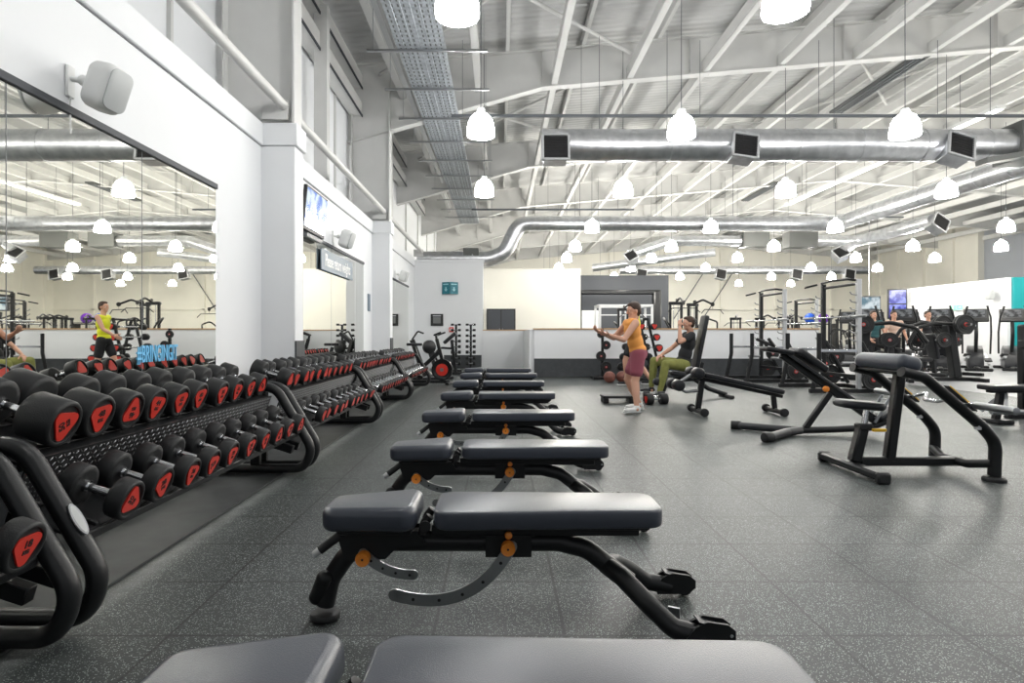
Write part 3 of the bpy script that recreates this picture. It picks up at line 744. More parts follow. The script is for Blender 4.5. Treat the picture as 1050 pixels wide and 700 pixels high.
# ------------------------------------------------------------------ dumbbells
def tri(r, seg=5):   # rounded triangle, pointing down (-y)
    P = []
    for k in range(3):
        a = -PI/2 + k*2*PI/3
        c = V((math.cos(a), math.sin(a)))*r*.62
        for j in range(seg+1):
            b = a - PI/3*.98 + 2*PI/3*.98*j/seg; P.append((c.x + r*.36*math.cos(b), c.y + r*.36*math.sin(b)))
    # bulge sides slightly
    return P
def make_dumbbell(R, HL, GL, num=None, detail=True):
    """axis along +x, front face at x=0; head radius R, head length HL, grip GL"""
    t = thing('dumbbell', '', 'dumbbell')
    b = R*.11; n = 36 if detail else 24
    def head(x0, x1, sgn):
        f, k = (x1, x0) if sgn > 0 else (x0, x1)
        a = V((1, 0, 0))*sgn
        prof = [(.018, 0), (R*.72, 0), (R-b*.5, b*.25), (R, b), (R, HL-b), (R-b*.35, HL-b*.35), (R*.88, HL), (R*.80, HL-.002), (R*.77, HL-.009), (.02, HL-.009)]
        h = MB().lathe(prof, (k, 0, 0), a, n).build('head', M['rubber'], t, 50)
        m = MB(); m.prism(tri(R*.74), (f - .006*sgn, 0, 0), (0, sgn, 0), (0, 0, 1), .008); bd = m.build('badge', M['red'], h)
        if detail and sgn > 0:
            if num: text_mesh('number', num, R*.42, M['print'], bd, basis((f-.001, 0, R*.17), (0, 1, 0), (0, 0, 1)), .0008, .001)
        if detail and sgn > 0:
            text_mesh('unit', 'KG', R*.24, M['print'], bd, basis((f-.001, 0, -R*.16), (0, 1, 0), (0, 0, 1)), .0008, .001)
        return h
    head(-HL, 0, 1)
    head(-2*HL-GL, -HL-GL, -1)
    m = MB(); x0 = -HL-GL; m.lathe([(.012, -.004), (.015, .01), (.0165, GL*.35), (.0165, GL*.65), (.015, GL-.01), (.012, GL+.004)], (x0, 0, 0), (1, 0, 0), 14)
    m.cyl((x0-.002, 0, 0), (x0+.012, 0, 0), .023, n=14); m.cyl((x0+GL-.012, 0, 0), (x0+GL+.002, 0, 0), .023, n=14)
    m.build('grip', M['chrome'], t)
    return t
TILT = math.radians(18)
def put(o, xf, y, z, label, roll):
    o.location = (xf, y, z); o.rotation_mode = 'XYZ'
    R = Matrix.Rotation(TILT, 3, 'Y') @ Matrix.Rotation(roll, 3, 'X')
    o.rotation_euler = R.to_euler(); o['label'] = label
    o['group'] = 'black dumbbells with red badges on the racks'
racks = [
    # y0, y1, sizes upper (start R, end R, HL), lower, counts
    (-.47, 2.03, (.10, .10), (.085, .08), 10, 10, 'rack cut off by the left edge'),
    (2.17, 4.60, (.097, .078), (.080, .070), 10, 10, 'nearest whole rack'),
    (4.74, 7.17, (.078, .070), (.068, .060), 11, 11, 'second whole rack'),
    (7.31, 9.74, (.066, .060), (.056, .052), 13, 13, 'third whole rack'),
    (9.88, 12.31, (.056, .050), (.050, .044), 14, 14, 'farthest rack')]
protos = {}
def get_proto(R, HL, GL, num, detail):
    k = (round(R, 3), round(HL, 3), num, detail)
    if k in protos: return copy_tree(protos[k])
    protos[k] = make_dumbbell(R, HL, GL, num, detail); return protos[k]
kgs_up = ['50', '48', '46', '44', '42', '40', '38', '36', '34', '32']; kgs_lo = ['30', '28', '26', '24', '22', '22', '20', '20', '18', '18']
def Q(v, s): return round(v/s)*s
for ri, (y0, y1, ru, rl, nu, nl, rn) in enumerate(racks):
    for tier, (rr, n) in (('upper', (ru, nu)), ('lower', (rl, nl))):
        for k in range(n):
            f = k/(n-1); y = y0 + .235 + (y1 - y0 - .42)*f
            if ri == 0 and (y < 1.5 or tier == 'upper' and y < 1.6): continue
            R = Q(rr[0] + (rr[1]-rr[0])*f, .004); HL = Q(.35*R + .07 if tier == 'upper' else .5*R+.03, .01)
            if ri == 1 and tier == 'upper' and k < 2: HL += .045
            num = None
            if ri <= 1: num = (kgs_up if tier == 'upper' else kgs_lo)[k % 10]
            o = get_proto(R, HL, .125, num, ri <= 1)
            xf, z = (-1.73, .619 + R*.96) if tier == 'upper' else (-1.455, .337 + R)
            if ri == 1 and tier == 'lower' and k == 0: y -= .03
            put(o, xf + random.uniform(-.012, .012), y + random.uniform(-.006, .006), z, 'black rubber dumbbell, %s from near end, %s shelf, %s' % (ORD[k], tier, rn), random.choice((0, .12, -.15, PI, PI-.2, .3, -.4, PI/3, 2.0)))
# racks
def diamond(m, o, uy, uz, W, H):
    w = uy.cross(uz)
    nx = int(W/.024); nz = int(H/.024)
    for i in range(nx):
        for j in range(nz):
            c = o + uy*(-W/2 + (i+.5)*W/nx) + uz*(-H/2 + (j+.5)*H/nz)
            a = (uy + uz).normalized() if (i+j) % 2 else (uy - uz).normalized(); b = w.cross(a)
            l, s, h = .0105, .0030, .0026
            m.add([c + a*l, c + b*s, c - a*l, c - b*s, c + w*h + a*l*.3, c + w*h - a*l*.3], [(0, 1, 4), (1, 2, 5, 4), (2, 3, 5), (3, 0, 4, 5)])
def loop_frame(t, y, badge=False):
    pts = [(-2.02, y, .60), (-1.86, y, .70), (-1.72, y, .665), (-1.40, y, .22), (-1.42, y, .045), (-1.62, y, .042), (-2.42, y, .042), (-2.50, y, .10), (-2.30, y, .45), (-2.02, y, .60)]
    P = [V((-1.95, y, .66)), V((-1.71, y, .66)), V((-1.43, y, .19)), V((-1.49, y, .042)), V((-2.45, y, .042)), V((-2.20, y, .66)), V((-1.95, y, .66))]
    m = MB(); m.tube(P, .040, .15, 16, r2=.034, seg=10)
    f = m.build('end_frame', M['frame'], t)
    m = MB(); m.box((-1.86, y, .37), (.07, .05, .60)); m.box((-1.72, y, .23), (.30, .05, .06), (0, TILT, 0)); m.box((-1.95, y, .045), (.09, .05, .03)); m.build('upright', M['frame'], t)
    if badge:
        a = V((-.29, 0, .472)).normalized()*-1   # down the slanting tube
        c = V((-1.71, y, .66)) + (V((-1.43, y, .19)) - V((-1.71, y, .66)))*.60 + V((.0, 0, 0))
        nrm = V((0.10, -1, 0.05)).normalized(); ax = V((.28, 0, -.47)).normalized(); sd = nrm.cross(ax)
        e = [(.062*math.cos(2*PI*k/28), .017*math.sin(2*PI*k/28)) for k in range(28)]
        c = c + V((.036, -.012, .022))
        u2 = V((.85, -.0, .52)).normalized()
        nn = V((.72, -.53, .44)).normalized(); s2 = nn.cross(ax).normalized(); nn = ax.cross(s2)
        bd = MB().prism(e, c, ax, s2, .010).build('oval_badge', M['silver'], f); bd['label'] = 'oval silver maker badge'
        MB().prism([(x*.86, z*.72) for x, z in e], c + nn*.004, ax, s2, .005).build('badge_field', M['white_plastic'], bd)
    return f
rl = ['black two-tier dumbbell rack cut off at left edge of picture', 'nearest whole black two-tier dumbbell rack along left mirror', 'second whole dumbbell rack, beside the first wall pillar', 'third whole dumbbell rack, under the return weights sign', 'farthest dumbbell rack, ending near the exercise bike']
for ri, (y0, y1, *_r) in enumerate(racks):
    t = thing('dumbbell_rack', rl[ri], 'rack', (0, 0, .012), 0, 'black two-tier dumbbell racks along the left wall')
    yc = (y0+y1)/2; L = y1-y0
    loop_frame(t, y0, ri == 1); loop_frame(t, y1)
    for (nm, c, w) in (('upper_shelf', V((-1.925, yc, .652)), .38), ('lower_shelf', V((-1.66, yc, .37)), .28)):
        R = Matrix.Rotation(TILT, 3, 'Y'); ux = R @ V((1, 0, 0)); uz = R @ V((0, 0, 1))
        m = MB(); m.box(c + uz*-.012, (w, L-.06, .012), R); m.box(c + ux*(w/2-.005) + uz*-.02, (.02, L-.06, .04), R, .006); m.box(c - ux*(w/2-.01) + uz*-.02, (.03, L-.06, .05), R, .008)
        n = _r[2]
        s = m.build(nm, M['frame'], t)
        m = MB()
        for q in (.12, -.12): m.box(c + ux*q + uz*.001, (.03, L-.08, .006), R)
        for k in range(n+1):
            yy = y0 + .13 + (L-.24)*k/n
            m.box(V((c.x, yy, c.z)) + ux*.11 + uz*.006, (.05, .02, .03), R, .006)
            m.box(V((c.x, yy, c.z)) - ux*.12 + uz*.006, (.05, .02, .03), R, .006)
        m.build('saddles', M['plastic'], s)
    uy = V((0, 1, 0)); uz = V((.09, 0, .25)).normalized(); o = V((-1.765, yc, .478))
    m = MB(); m.prism([(-(L-.08)/2, -.13), ((L-.08)/2, -.13), ((L-.08)/2, .125), (-(L-.08)/2, .125)], o - uy.cross(uz)*.004, uy, uz, .006)
    if ri in (0, 1):
        nb = len(m.f); diamond(m, o - V((0, yc, 0)), uy, uz, L-.10, .24); 
        for q in range(8): m.v[q] = m.v[q] - V((0, yc, 0))
        if ri == 0: TP = mat('tread_plate_base', (.035, .036, .038), .4, .5); TD = mat('worn_glint_dashes', (.42, .43, .44), .35, .8)  # raised dashes worn bright, with their specular glints put into the paler colour
        tpo = m.build('tread_plate', TP, t, 20); tpo.data.materials.append(TD)
        for p in tpo.data.polygons: p.material_index = 1 if p.index >= nb else 0
        tpm = tpo.data
    else:
        tpo = bpy.data.objects.new('tread_plate', tpm); col.objects.link(tpo); tpo.parent = t
    tpo.location = (0, yc, 0)
    MB().beam((-2.25, y0, .10), (-2.25, y1, .10), .05, .08).build('cross_bar', M['frame'], t)
# ------------------------------------------------------------------ preacher curl bench (local: x right, y away)
t = thing('preacher_curl_bench', 'black preacher curl bench with grey arm pad, right foreground', 'bench', (0, 0, 0))
MB().puff(rrect(.18, .60, .05), (3.01, 4.71, .855), (math.cos(.22), 0, -math.sin(.22)), (0, 1, 0), .13, .06, 6).build('arm_pad', M['vinyl'], t, 60)
m = MB(); m.box((3.03, 4.72, .78), (.18, .56, .015), (0, .2, 0)); m.build('pad_plate', M['frame'], t)
for y in (4.42, 5.03):
    m = MB(); m.tube([(2.93, y, .80), (3.10, y, .76), (3.52, y, .40), (3.62, y, .28), (3.61, y, .04)], .047, .16, 14, r2=.038); m.build('side_frame', M['frame'], t)
    MB().lathe([(.02, 0), (.075, 0), (.075, .022), (.062, .035), (.0, .035)], (3.61, y, 0), (0, 0, 1), 20).build('foot', M['rubber'], t)
    d = V((.42, 0, -.36)).normalized(); up = V((.36, 0, .42)).normalized(); c0 = V((3.33, y, .565))
    m = MB(); m.beam(c0 + up*.052 - d*.14, c0 + up*.052 + d*.14, .05, .012); g = m.build('bar_rest', M['plastic'], t)
    m = MB(); m.beam(c0 + up*.062 - d*.13 - V((0, .02, 0)), c0 + up*.062 + d*.13 - V((0, .02, 0)), .006, .008, .001); m.build('yellow_strip', M['yellow'], g)
    MB().prism([(-.02, 0), (.03, 0), (.03, .07), (.015, .07), (.01, .02), (-.02, .02)], (3.46, y-.03, .38), (1, 0, 0), (0, 0, 1), .012).build('hook', M['silver'], t)
m = MB(); m.beam((3.12, 4.72, .78), (3.03, 4.72, .08), .075, .075, .012); m.build('upright', M['frame'], t)
m = MB(); m.beam((2.80, 4.72, .085), (3.60, 4.72, .085), .07, .07, .012); m.build('base_tube', M['frame'], t)
m = MB(); m.tube([(3.60, 4.42, .13), (3.55, 4.60, .09), (3.55, 4.85, .09), (3.60, 5.03, .13)], .033, .1); m.build('cross_tube', M['frame'], t)
m = MB(); m.box((2.74, 4.72, .05), (.09, .80, .06), bev=.02); m.build('front_foot', M['frame'], t)
for y in (4.33, 5.11): MB().box((2.74, y, .042), (.10, .06, .084), bev=.02).build('foot_cap', M['rubber'], t)
m = MB(); m.beam((2.76, 4.72, .08), (2.83, 4.72, .36), .08, .08, .012); m.build('seat_post', M['frame'], t)
MB().cyl((2.835, 4.72, .33), (2.86, 4.72, .50), .022).build('seat_slider', M['chrome'], t)
MB().puff(rrect(.34, .27, .09), (2.80, 4.72, .525), (math.cos(.08), 0, -math.sin(.08)), (0, 1, 0), .06, .028, 5).build('seat', M['vinyl_dark'], t, 60)
k = MB(); k.box((2.92, 4.66, .335), (.11, .022, .025), bev=.008); kk = k.build('adjuster_lever', M['yellow'], t)
m = MB(); m.box((2.835, 4.72, .355), (.10, .10, .05), bev=.01); m.build('collar', M['plastic'], t)
# EZ bar resting on it
t = thing('curl_bar', 'chrome zigzag curl bar resting across the preacher bench', 'barbell', (0, 0, 0))
pts = [(3.40, 5.25, .565), (3.40, 4.98, .565), (3.46, 4.90, .60), (3.37, 4.80, .555), (3.37, 4.66, .555), (3.46, 4.56, .60), (3.40, 4.46, .565), (3.40, 4.20, .565)]
MB().tube(pts, .0145, .025, 12).build('bar', M['chrome'], t)
MB().cyl((3.40, 4.33, .565), (3.40, 3.98, .565), .026, n=18, bev=.003).build('sleeve', M['steel'], t); MB().cyl((3.40, 5.12, .565), (3.40, 5.47, .565), .026, n=18, bev=.003).build('sleeve', M['steel'], t)

# ------------------------------------------------------------------ sit-up style adjustable bench
t = thing('incline_bench', 'folding black sit-up bench with V-shaped feet, behind the preacher bench', 'bench')
m = MB(); m.tube([(3.10, 6.45, .05), (3.55, 6.45, .06), (3.95, 6.45, .08), (4.12, 6.45, .15)], .036, .1); m.build('base_tube', M['frame'], t)
for s, y in ((-1, 6.02), (1, 6.86)):
    MB().tube([(3.20, 6.45, .05), (3.02, 6.45+s*.10, .05), (2.66, y, .045)], .042, .12).build('foot_tube', M['frame_grey'], t)
    MB().cyl((2.72, y-s*.03, .045), (2.62, y+s*.012, .045), .050, bev=.008).build('end_cap', M['rubber'], t)
m = MB(); m.beam((3.00, 6.45, .86), (4.02, 6.45, .14), .06, .085, .01); m.build('incline_beam', M['frame'], t)
m = MB(); m.beam((3.03, 6.37, .87), (3.75, 6.37, .37), .02, .03); m.beam((3.03, 6.53, .87), (3.75, 6.53, .37), .02, .03); m.build('beam_rails', M['frame_grey'], t)
d = V((1.02, 0, -.72)).normalized()
MB().puff(rrect(.38, .30, .05), (3.28, 6.45, .80), d, (0, 1, 0), .075, .025, 4).build('backrest', M['vinyl_dark'], t, 60)
MB().puff(rrect(.30, .26, .05), (2.95, 6.45, .90), (1, 0, -.15), (0, 1, 0), .05, .02, 4).build('head_pad', M['vinyl_dark'], t, 60)
MB().beam((3.52, 6.45, .45), (3.25, 6.45, .07), .06, .06, .01).build('strut', M['frame'], t)
MB().cyl((3.42, 6.37, .50), (3.42, 6.33, .50), .03, n=16, bev=.004).build('adjuster_knob', M['orange'], t)
m = MB(); m.tube([(2.92, 6.45, .95), (2.80, 6.30, 1.02)], .018); m.tube([(2.92, 6.45, .95), (2.80, 6.60, 1.02)], .018); m.build('hand_grips', M['rubber'], t)
MB().puff(rrect(.22, .2, .04), (4.10, 6.45, .23), (.9, 0, .5), (0, 1, 0), .05, .02, 3).build('seat', M['vinyl_dark'], t, 60)
m = MB(); m.beam((3.95, 6.38, .14), (4.12, 6.38, .42), .012, .03); m.beam((3.95, 6.52, .14), (4.12, 6.52, .42), .012, .03)
for k in range(5): m.box((3.98+.03*k, 6.45, .19+.048*k), (.02, .14, .01))
m.build('ladder_bracket', M['steel'], t)

# ------------------------------------------------------------------ decline bench with leg rollers
t = thing('decline_bench', 'long black decline bench with round leg rollers beside the seated man', 'bench')
m = MB()
MB().puff(rrect(1.10, .28, .05), (3.25, 8.15, .42), (1.1, 0, -.24), (0, 1, 0), .065, .02, 4).build('backrest', M['vinyl_dark'], t, 60)
m = MB(); m.beam((2.60, 8.15, .50), (3.80, 8.15, .24), .07, .05, .01); m.build('beam', M['frame'], t)
m = MB(); m.beam((2.72, 8.15, .46), (2.66, 8.15, .05), .07, .07, .01); m.build('post', M['frame'], t)
m = MB(); m.beam((3.68, 8.15, .25), (3.70, 8.15, .06), .06, .06, .01); m.build('rear_post', M['frame'], t)
for x in (2.66, 3.70):
    MB().tube([(x, 7.88, .05), (x, 8.42, .05)], .035).build('foot_bar', M['frame'], t)
    for y in (7.88, 8.42): MB().cyl((x, y-.03, .055), (x, y+.03, .055), .055, n=18, bev=.01).build('foot_cap', M['rubber'], t)
for (x, z) in ((2.62, .56), (2.36, .40)):
    MB().cyl((x, 7.93, z), (x, 8.11, z), .075, n=22, bev=.025).build('roller', M['vinyl_dark'], t); MB().cyl((x, 8.19, z), (x, 8.37, z), .075, n=22, bev=.025).build('roller', M['vinyl_dark'], t)
m = MB(); m.tube([(2.62, 7.95, .56), (2.62, 8.35, .56)], .014); m.tube([(2.36, 7.95, .40), (2.36, 8.35, .40)], .014); m.tube([(2.62, 8.15, .56), (2.36, 8.15, .40), (2.50, 8.15, .30), (2.7, 8.15, .32)], .022, .05); m.build('roller_frame', M['steel'], t)

# ------------------------------------------------------------------ flat bench at the right edge
t = thing('flat_bench', 'low black flat bench with silver angled legs at right edge', 'bench')
MB().puff(rrect(1.20, .28, .04), (6.48, 7.35, .43), (1, 0, 0), (0, 1, 0), .06, .018, 4).build('pad', M['vinyl_dark'], t, 60)
MB().box((6.48, 7.35, .385), (1.1, .08, .04)).build('beam', M['frame'], t)
for x, s in ((6.15, -1), (6.75, 1)):
    m = MB(); m.beam((x, 7.35, .38), (x+s*.16, 7.16, .12), .035, .05); m.beam((x, 7.35, .38), (x+s*.16, 7.54, .12), .035, .05); m.build('leg', M['silver'], t)
MB().cyl((5.78, 7.12, .16), (6.55, 7.12, .16), .032).build('foot_tube', M['steel'], t)
m = MB(); m.beam((6.08, 7.35, .36), (6.02, 7.35, .03), .07, .07); m.build('post', M['frame'], t)
MB().box((6.02, 7.35, .025), (.2, .34, .05), bev=.015).build('foot_plate', M['rubber'], t)
t = thing('rack_upright', 'thick black upright standing at the right edge beside flat bench', 'machine post')
m = MB(); m.box((6.72, 7.75, .62), (.12, .12, 1.16), bev=.02); m.box((6.95, 7.75, .04), (.9, .12, .08)); m.build('post', M['frame'], t)
MB().box((6.66, 7.69, .95), (.06, .14, .10), bev=.01).build('safety_catch', M['rubber'], t)

# ------------------------------------------------------------------ barbells, plates, racks
def plate_mb(m, c, ax, r, th=.04):
    m.lathe([(.03, -th/2), (r*.45, -th/2), (r*.5, -th*.3), (r*.82, -th*.3), (r*.88, -th/2), (r*.97, -th/2), (r, -th*.35), (r, th*.35), (r*.97, th/2), (r*.88, th/2), (r*.82, th*.3), (r*.5, th*.3), (r*.45, th/2), (.03, th/2)], c, ax, 28)
def plate(parent, c, ax, r, th=.04):
    m = MB(); plate_mb(m, c, ax, r, th); p = m.build('weight_plate', M['rubber'], parent, 30)
    m = MB(); a = V(ax).normalized(); m.cyl(V(c) - a*(th/2+.003), V(c) + a*(th/2+.003), r*.20, n=20); b = m.build('red_hub', M['red'], p)
    MB().cyl(V(c) - a*(th/2+.006), V(c) + a*(th/2+.006), r*.12, n=14).build('centre_ring', M['steel'], p)
    return p
def make_half_rack():
    t = thing('squat_rack', '', 'rack', (0, 0, 0), 0, 'tall squat racks beyond the preacher bench')
    for y in (-.60, .60):
        m = MB(); m.box((.1, y, 1.05), (.075, .075, 2.06), bev=.006); m.build('tall_post', M['silver'] if y < 0 else M['frame'], t)
        m = MB()
        for k in range(7): m.tube([(.06, y, .95+.14*k), (-.03, y, .97+.14*k), (-.06, y, 1.01+.14*k)], .012, .02, 8)
        m.build('bar_pegs', M['steel'], t)
        m = MB(); m.tube([(-.62, y, 1.10), (-.62, y, .62), (-.74, y, .05)], .045, .3, 10, r2=.032); m.build('spotter_post', M['frame'], t)
        m = MB(); m.beam((-.80, y, .05), (.62, y, .05), .08, .08, .01); m.build('base_rail', M['frame'], t)
        m = MB(); m.beam((.14, y, .95), (.60, y, .10), .06, .06, .01); m.build('rear_brace', M['frame'], t)
        m = MB(); m.beam((-.60, y, .78), (.1, y, .78), .05, .05); m.build('safety_rail', M['chrome'], t)
        MB().cyl((-.2, y, .55), (.1, y, .55), .03).build('storage_rail', M['steel'], t)
    m = MB(); m.tube([(.12, -.62, 2.05), (-.02, -.45, 2.09), (-.06, 0, 2.10), (-.02, .45, 2.09), (.12, .62, 2.05)], .022, .1); m.tube([(-.05, .55, 2.07), (-.22, .72, 2.02)], .02); m.tube([(.1, -.6, 2.0), (.1, .6, 2.0)], .025); m.build('pull_up_bar', M['frame'], t)
    m = MB(); m.box((.55, 0, .05), (.08, 1.2, .08)); m.box((.1, 0, .30), (.07, 1.2, .07)); m.box((.1, 0, .72), (.05, 1.2, .05)); m.build('cross_member', M['frame'], t)
    for y in (-.66, .66):
        plate(t, (.42, y*1.06, .62), (0, 1, 0), .16); plate(t, (.30, y*1.06, .26), (0, 1, 0), .20)
    return t
rk = make_half_rack(); rk.location = (6.42, 11.6, 0); rk['label'] = 'nearer tall squat rack with a silver front post, right of centre'
dup(rk, (6.2, 14.0, 0), 'squat rack farther away and left of the nearer silver-posted one')
dup(rk, (8.9, 17.8, 0), 'third squat rack, farther right behind the nearer silver-posted one')
def make_barbell():
    t = thing('barbell', '', 'barbell', (0, 0, 0), 0, 'long barbells resting on the squat racks')
    MB().cyl((0, -.66, 0), (0, .66, 0), .0145, n=12).build('bar', M['chrome'], t)
    for s in (-1, 1):
        MB().cyl((0, s*.66, 0), (0, s*1.08, 0), .025, n=16, bev=.003).build('sleeve', M['steel'], t); MB().cyl((0, s*.645, 0), (0, s*.67, 0), .036, n=16).build('collar', M['steel'], t)
    return t
bb = make_barbell(); bb.location = (6.36, 11.6, 1.40); bb['label'] = 'chrome barbell on the nearer squat rack'
dup(bb, (6.14, 14.0, 1.40), 'chrome barbell on the squat rack farther left'); dup(bb, (8.84, 17.8, 1.40), 'chrome barbell on the third squat rack farther right')

# fixed barbell A-frame rack with red-badged ends
t = thing('barbell_rack', 'black A-frame barbell rack seen end-on behind the standing person', 'rack', (3.27, 14.0, 0))
def bx_(z): return .05 + .30*(1.42-z)/1.36
for y in (-.40, .40):
    m = MB(); m.beam((-.04, y, 1.42), (-.36, y, .06), .06, .05); m.beam((.04, y, 1.42), (.36, y, .06), .06, .05); m.box((0, y, .06), (.84, .06, .06)); m.box((0, y, 1.42), (.14, .07, .06), bev=.01); m.build('end_frame', M['frame'], t)
    for k in range(5):
        z = .30 + .24*k
        for s in (-1, 1):
            MB().prism([(0, 0), (s*.10, 0), (s*.10, .05), (s*.085, .05), (s*.08, .015), (0, .015)], (s*(bx_(z)-.01), y, z-.035), (1, 0, 0), (0, 0, 1), .04).build('cradle', M['plastic'], t)
m = MB(); m.tube([(0, -.40, 1.42), (0, .40, 1.42)], .025); m.build('cross_bar', M['frame'], t)
MB().tube([(0, -.40, .07), (0, .40, .07)], .025).build('cross_bar', M['frame'], t)
for k in range(5):
    for s, sn in ((-1, 'left'), (1, 'right')):
        z = .30 + .24*k
        b = thing('fixed_barbell', 'fixed barbell with red-badged ends, %s from the bottom, %s side of A-frame' % (ORD[k], sn), 'barbell', (3.27 + s*(bx_(z)+.055), 14.0, z-.005), 0, 'fixed barbells on the A-frame rack')
        MB().cyl((0, -.50, 0), (0, .50, 0), .014, n=12).build('bar', M['chrome'], b)
        R = .098 - .006*k
        for q in (-1, 1):
            h = MB().cyl((0, q*.50, 0), (0, q*.64, 0), R, n=28, bev=.012).build('head', M['rubber'], b)
            MB().prism(tri(R*.82), (0, q*.642, 0), (-q, 0, 0), (0, 0, 1), .008).build('badge', M['red'], h)
for (x, y, l) in ((2.42, 13.4, 'left brown medicine ball on the floor by the low wall'), (2.72, 13.5, 'right brown medicine ball on the floor by the low wall')):
    b = MB().ell((0, 0, 0), (.13, .13, .13), 24, 14).build('medicine_ball', M['brown_ball']); b.location = (x, y, .13); tag(b, l, 'ball', 'medicine balls on the floor')
    MB().tube([(.1295*math.cos(a), .1295*math.sin(a), 0) for a in [2*PI*k/24 for k in range(24)]], .003, n=6, closed=True).build('seam', M['plastic'], b)
# kettlebell-like dumbbell tower left of the barbell rack
t = thing('weight_tree', 'small black weight tree left of the barbell rack', 'rack', (2.45, 14.5, 0))
m = MB(); m.box((0, 0, .62), (.06, .06, 1.2)); m.box((0, 0, .04), (.5, .5, .06)); m.build('post', M['frame'], t)
for k in range(4): plate(t, (-.05 if k % 2 else .07, -.10, .30+.26*k), (0, 1, 0), .13-.012*k)
# dumbbell + low platform on the floor near the seated man
d0 = make_dumbbell(.085, .11, .12, None, False); d0.location = (2.56, 9.3, .085); d0.rotation_euler = (0, 0, .15); tag(d0, 'loose dumbbell lying on the floor by the seated man', 'dumbbell')
d1 = copy_tree(d0); d1.location = (2.62, 9.62, .085); d1.rotation_euler = (0, 0, -.2); d1['label'] = 'second loose dumbbell on the floor by the seated man\'s feet'
t = thing('step_platform', 'low black step platform on the floor near the standing person', 'step', (1.85, 9.55, 0))
MB().box((0, 0, .10), (.5, .34, .04), bev=.015).build('top', M['rubber'], t)
for x in (-.2, .2): MB().box((x, 0, .04), (.08, .30, .08), bev=.01).build('foot', M['plastic'], t)

# ------------------------------------------------------------------ plate-loaded machine
def make_lever():
    t = thing('plate_loaded_machine', '', 'machine', (0, 0, 0), 0, 'black plate-loaded strength machines')
    m = MB(); m.box((-.1, 0, .05), (1.5, .10, .08)); m.box((.45, 0, .05), (.10, 1.0, .08)); m.box((-.85, 0, .05), (.10, .8, .08)); m.build('base', M['frame'], t)
    MB().beam((.12, 0, .08), (-.05, 0, 1.30), .18, .20, .02).build('column', M['frame'], t)
    for s in (-1, 1):
        m = MB(); m.tube([(-.05, s*.20, 1.30), (-.5, s*.24, 1.34), (-.95, s*.26, 1.22), (-1.15, s*.28, .90)], .04, .2); m.build('lever_arm', M['frame'], t)
        m = MB(); m.tube([(-1.15, s*.28, .90), (-1.10, s*.28, .75), (-.92, s*.28, .72)], .022, .05); m.build('handle', M['rubber'], t)
        MB().cyl((.05, s*.1, 1.30), (.05, s*.55, 1.30), .025).build('weight_horn', M['steel'], t)
        plate(t, (.05, s*.30, 1.30), (0, 1, 0), .22, .06); plate(t, (.05, s*.37, 1.30), (0, 1, 0), .22, .06)
        plate(t, (-.45, s*.42, .95), (0, 1, 0), .17, .05)
        MB().cyl((-.45, s*.05, .95), (-.45, s*.5, .95), .022).build('weight_horn', M['steel'], t)
    MB().puff(rrect(.40, .34, .06), (-.70, 0, .50), (1, 0, 0), (0, 1, 0), .08, .03, 4).build('seat', M['vinyl_dark'], t, 60)
    MB().puff(rrect(.60, .32, .06), (-.42, 0, .80), (-.2, 0, 1), (0, 1, 0), .08, .03, 4).build('backrest', M['vinyl_dark'], t, 60)
    MB().beam((-.70, 0, .46), (-.66, 0, .08), .08, .08).build('seat_post', M['frame'], t); MB().beam((-.42, 0, .75), (-.02, 0, .9), .07, .07).build('back_support', M['frame'], t)
    return t
lv = make_lever(); lv.location = (10.35, 13.9, 0); lv['label'] = 'black plate-loaded machine with big round plates, nearest on pale floor'
dup(lv, (11.7, 15.7, 0), 'black plate-loaded machine on pale floor behind the nearest one', rz=.4)
dup(lv, (8.45, 14.0, 0), 'black plate-loaded machine beside the end of the low wall', rz=PI-.5)
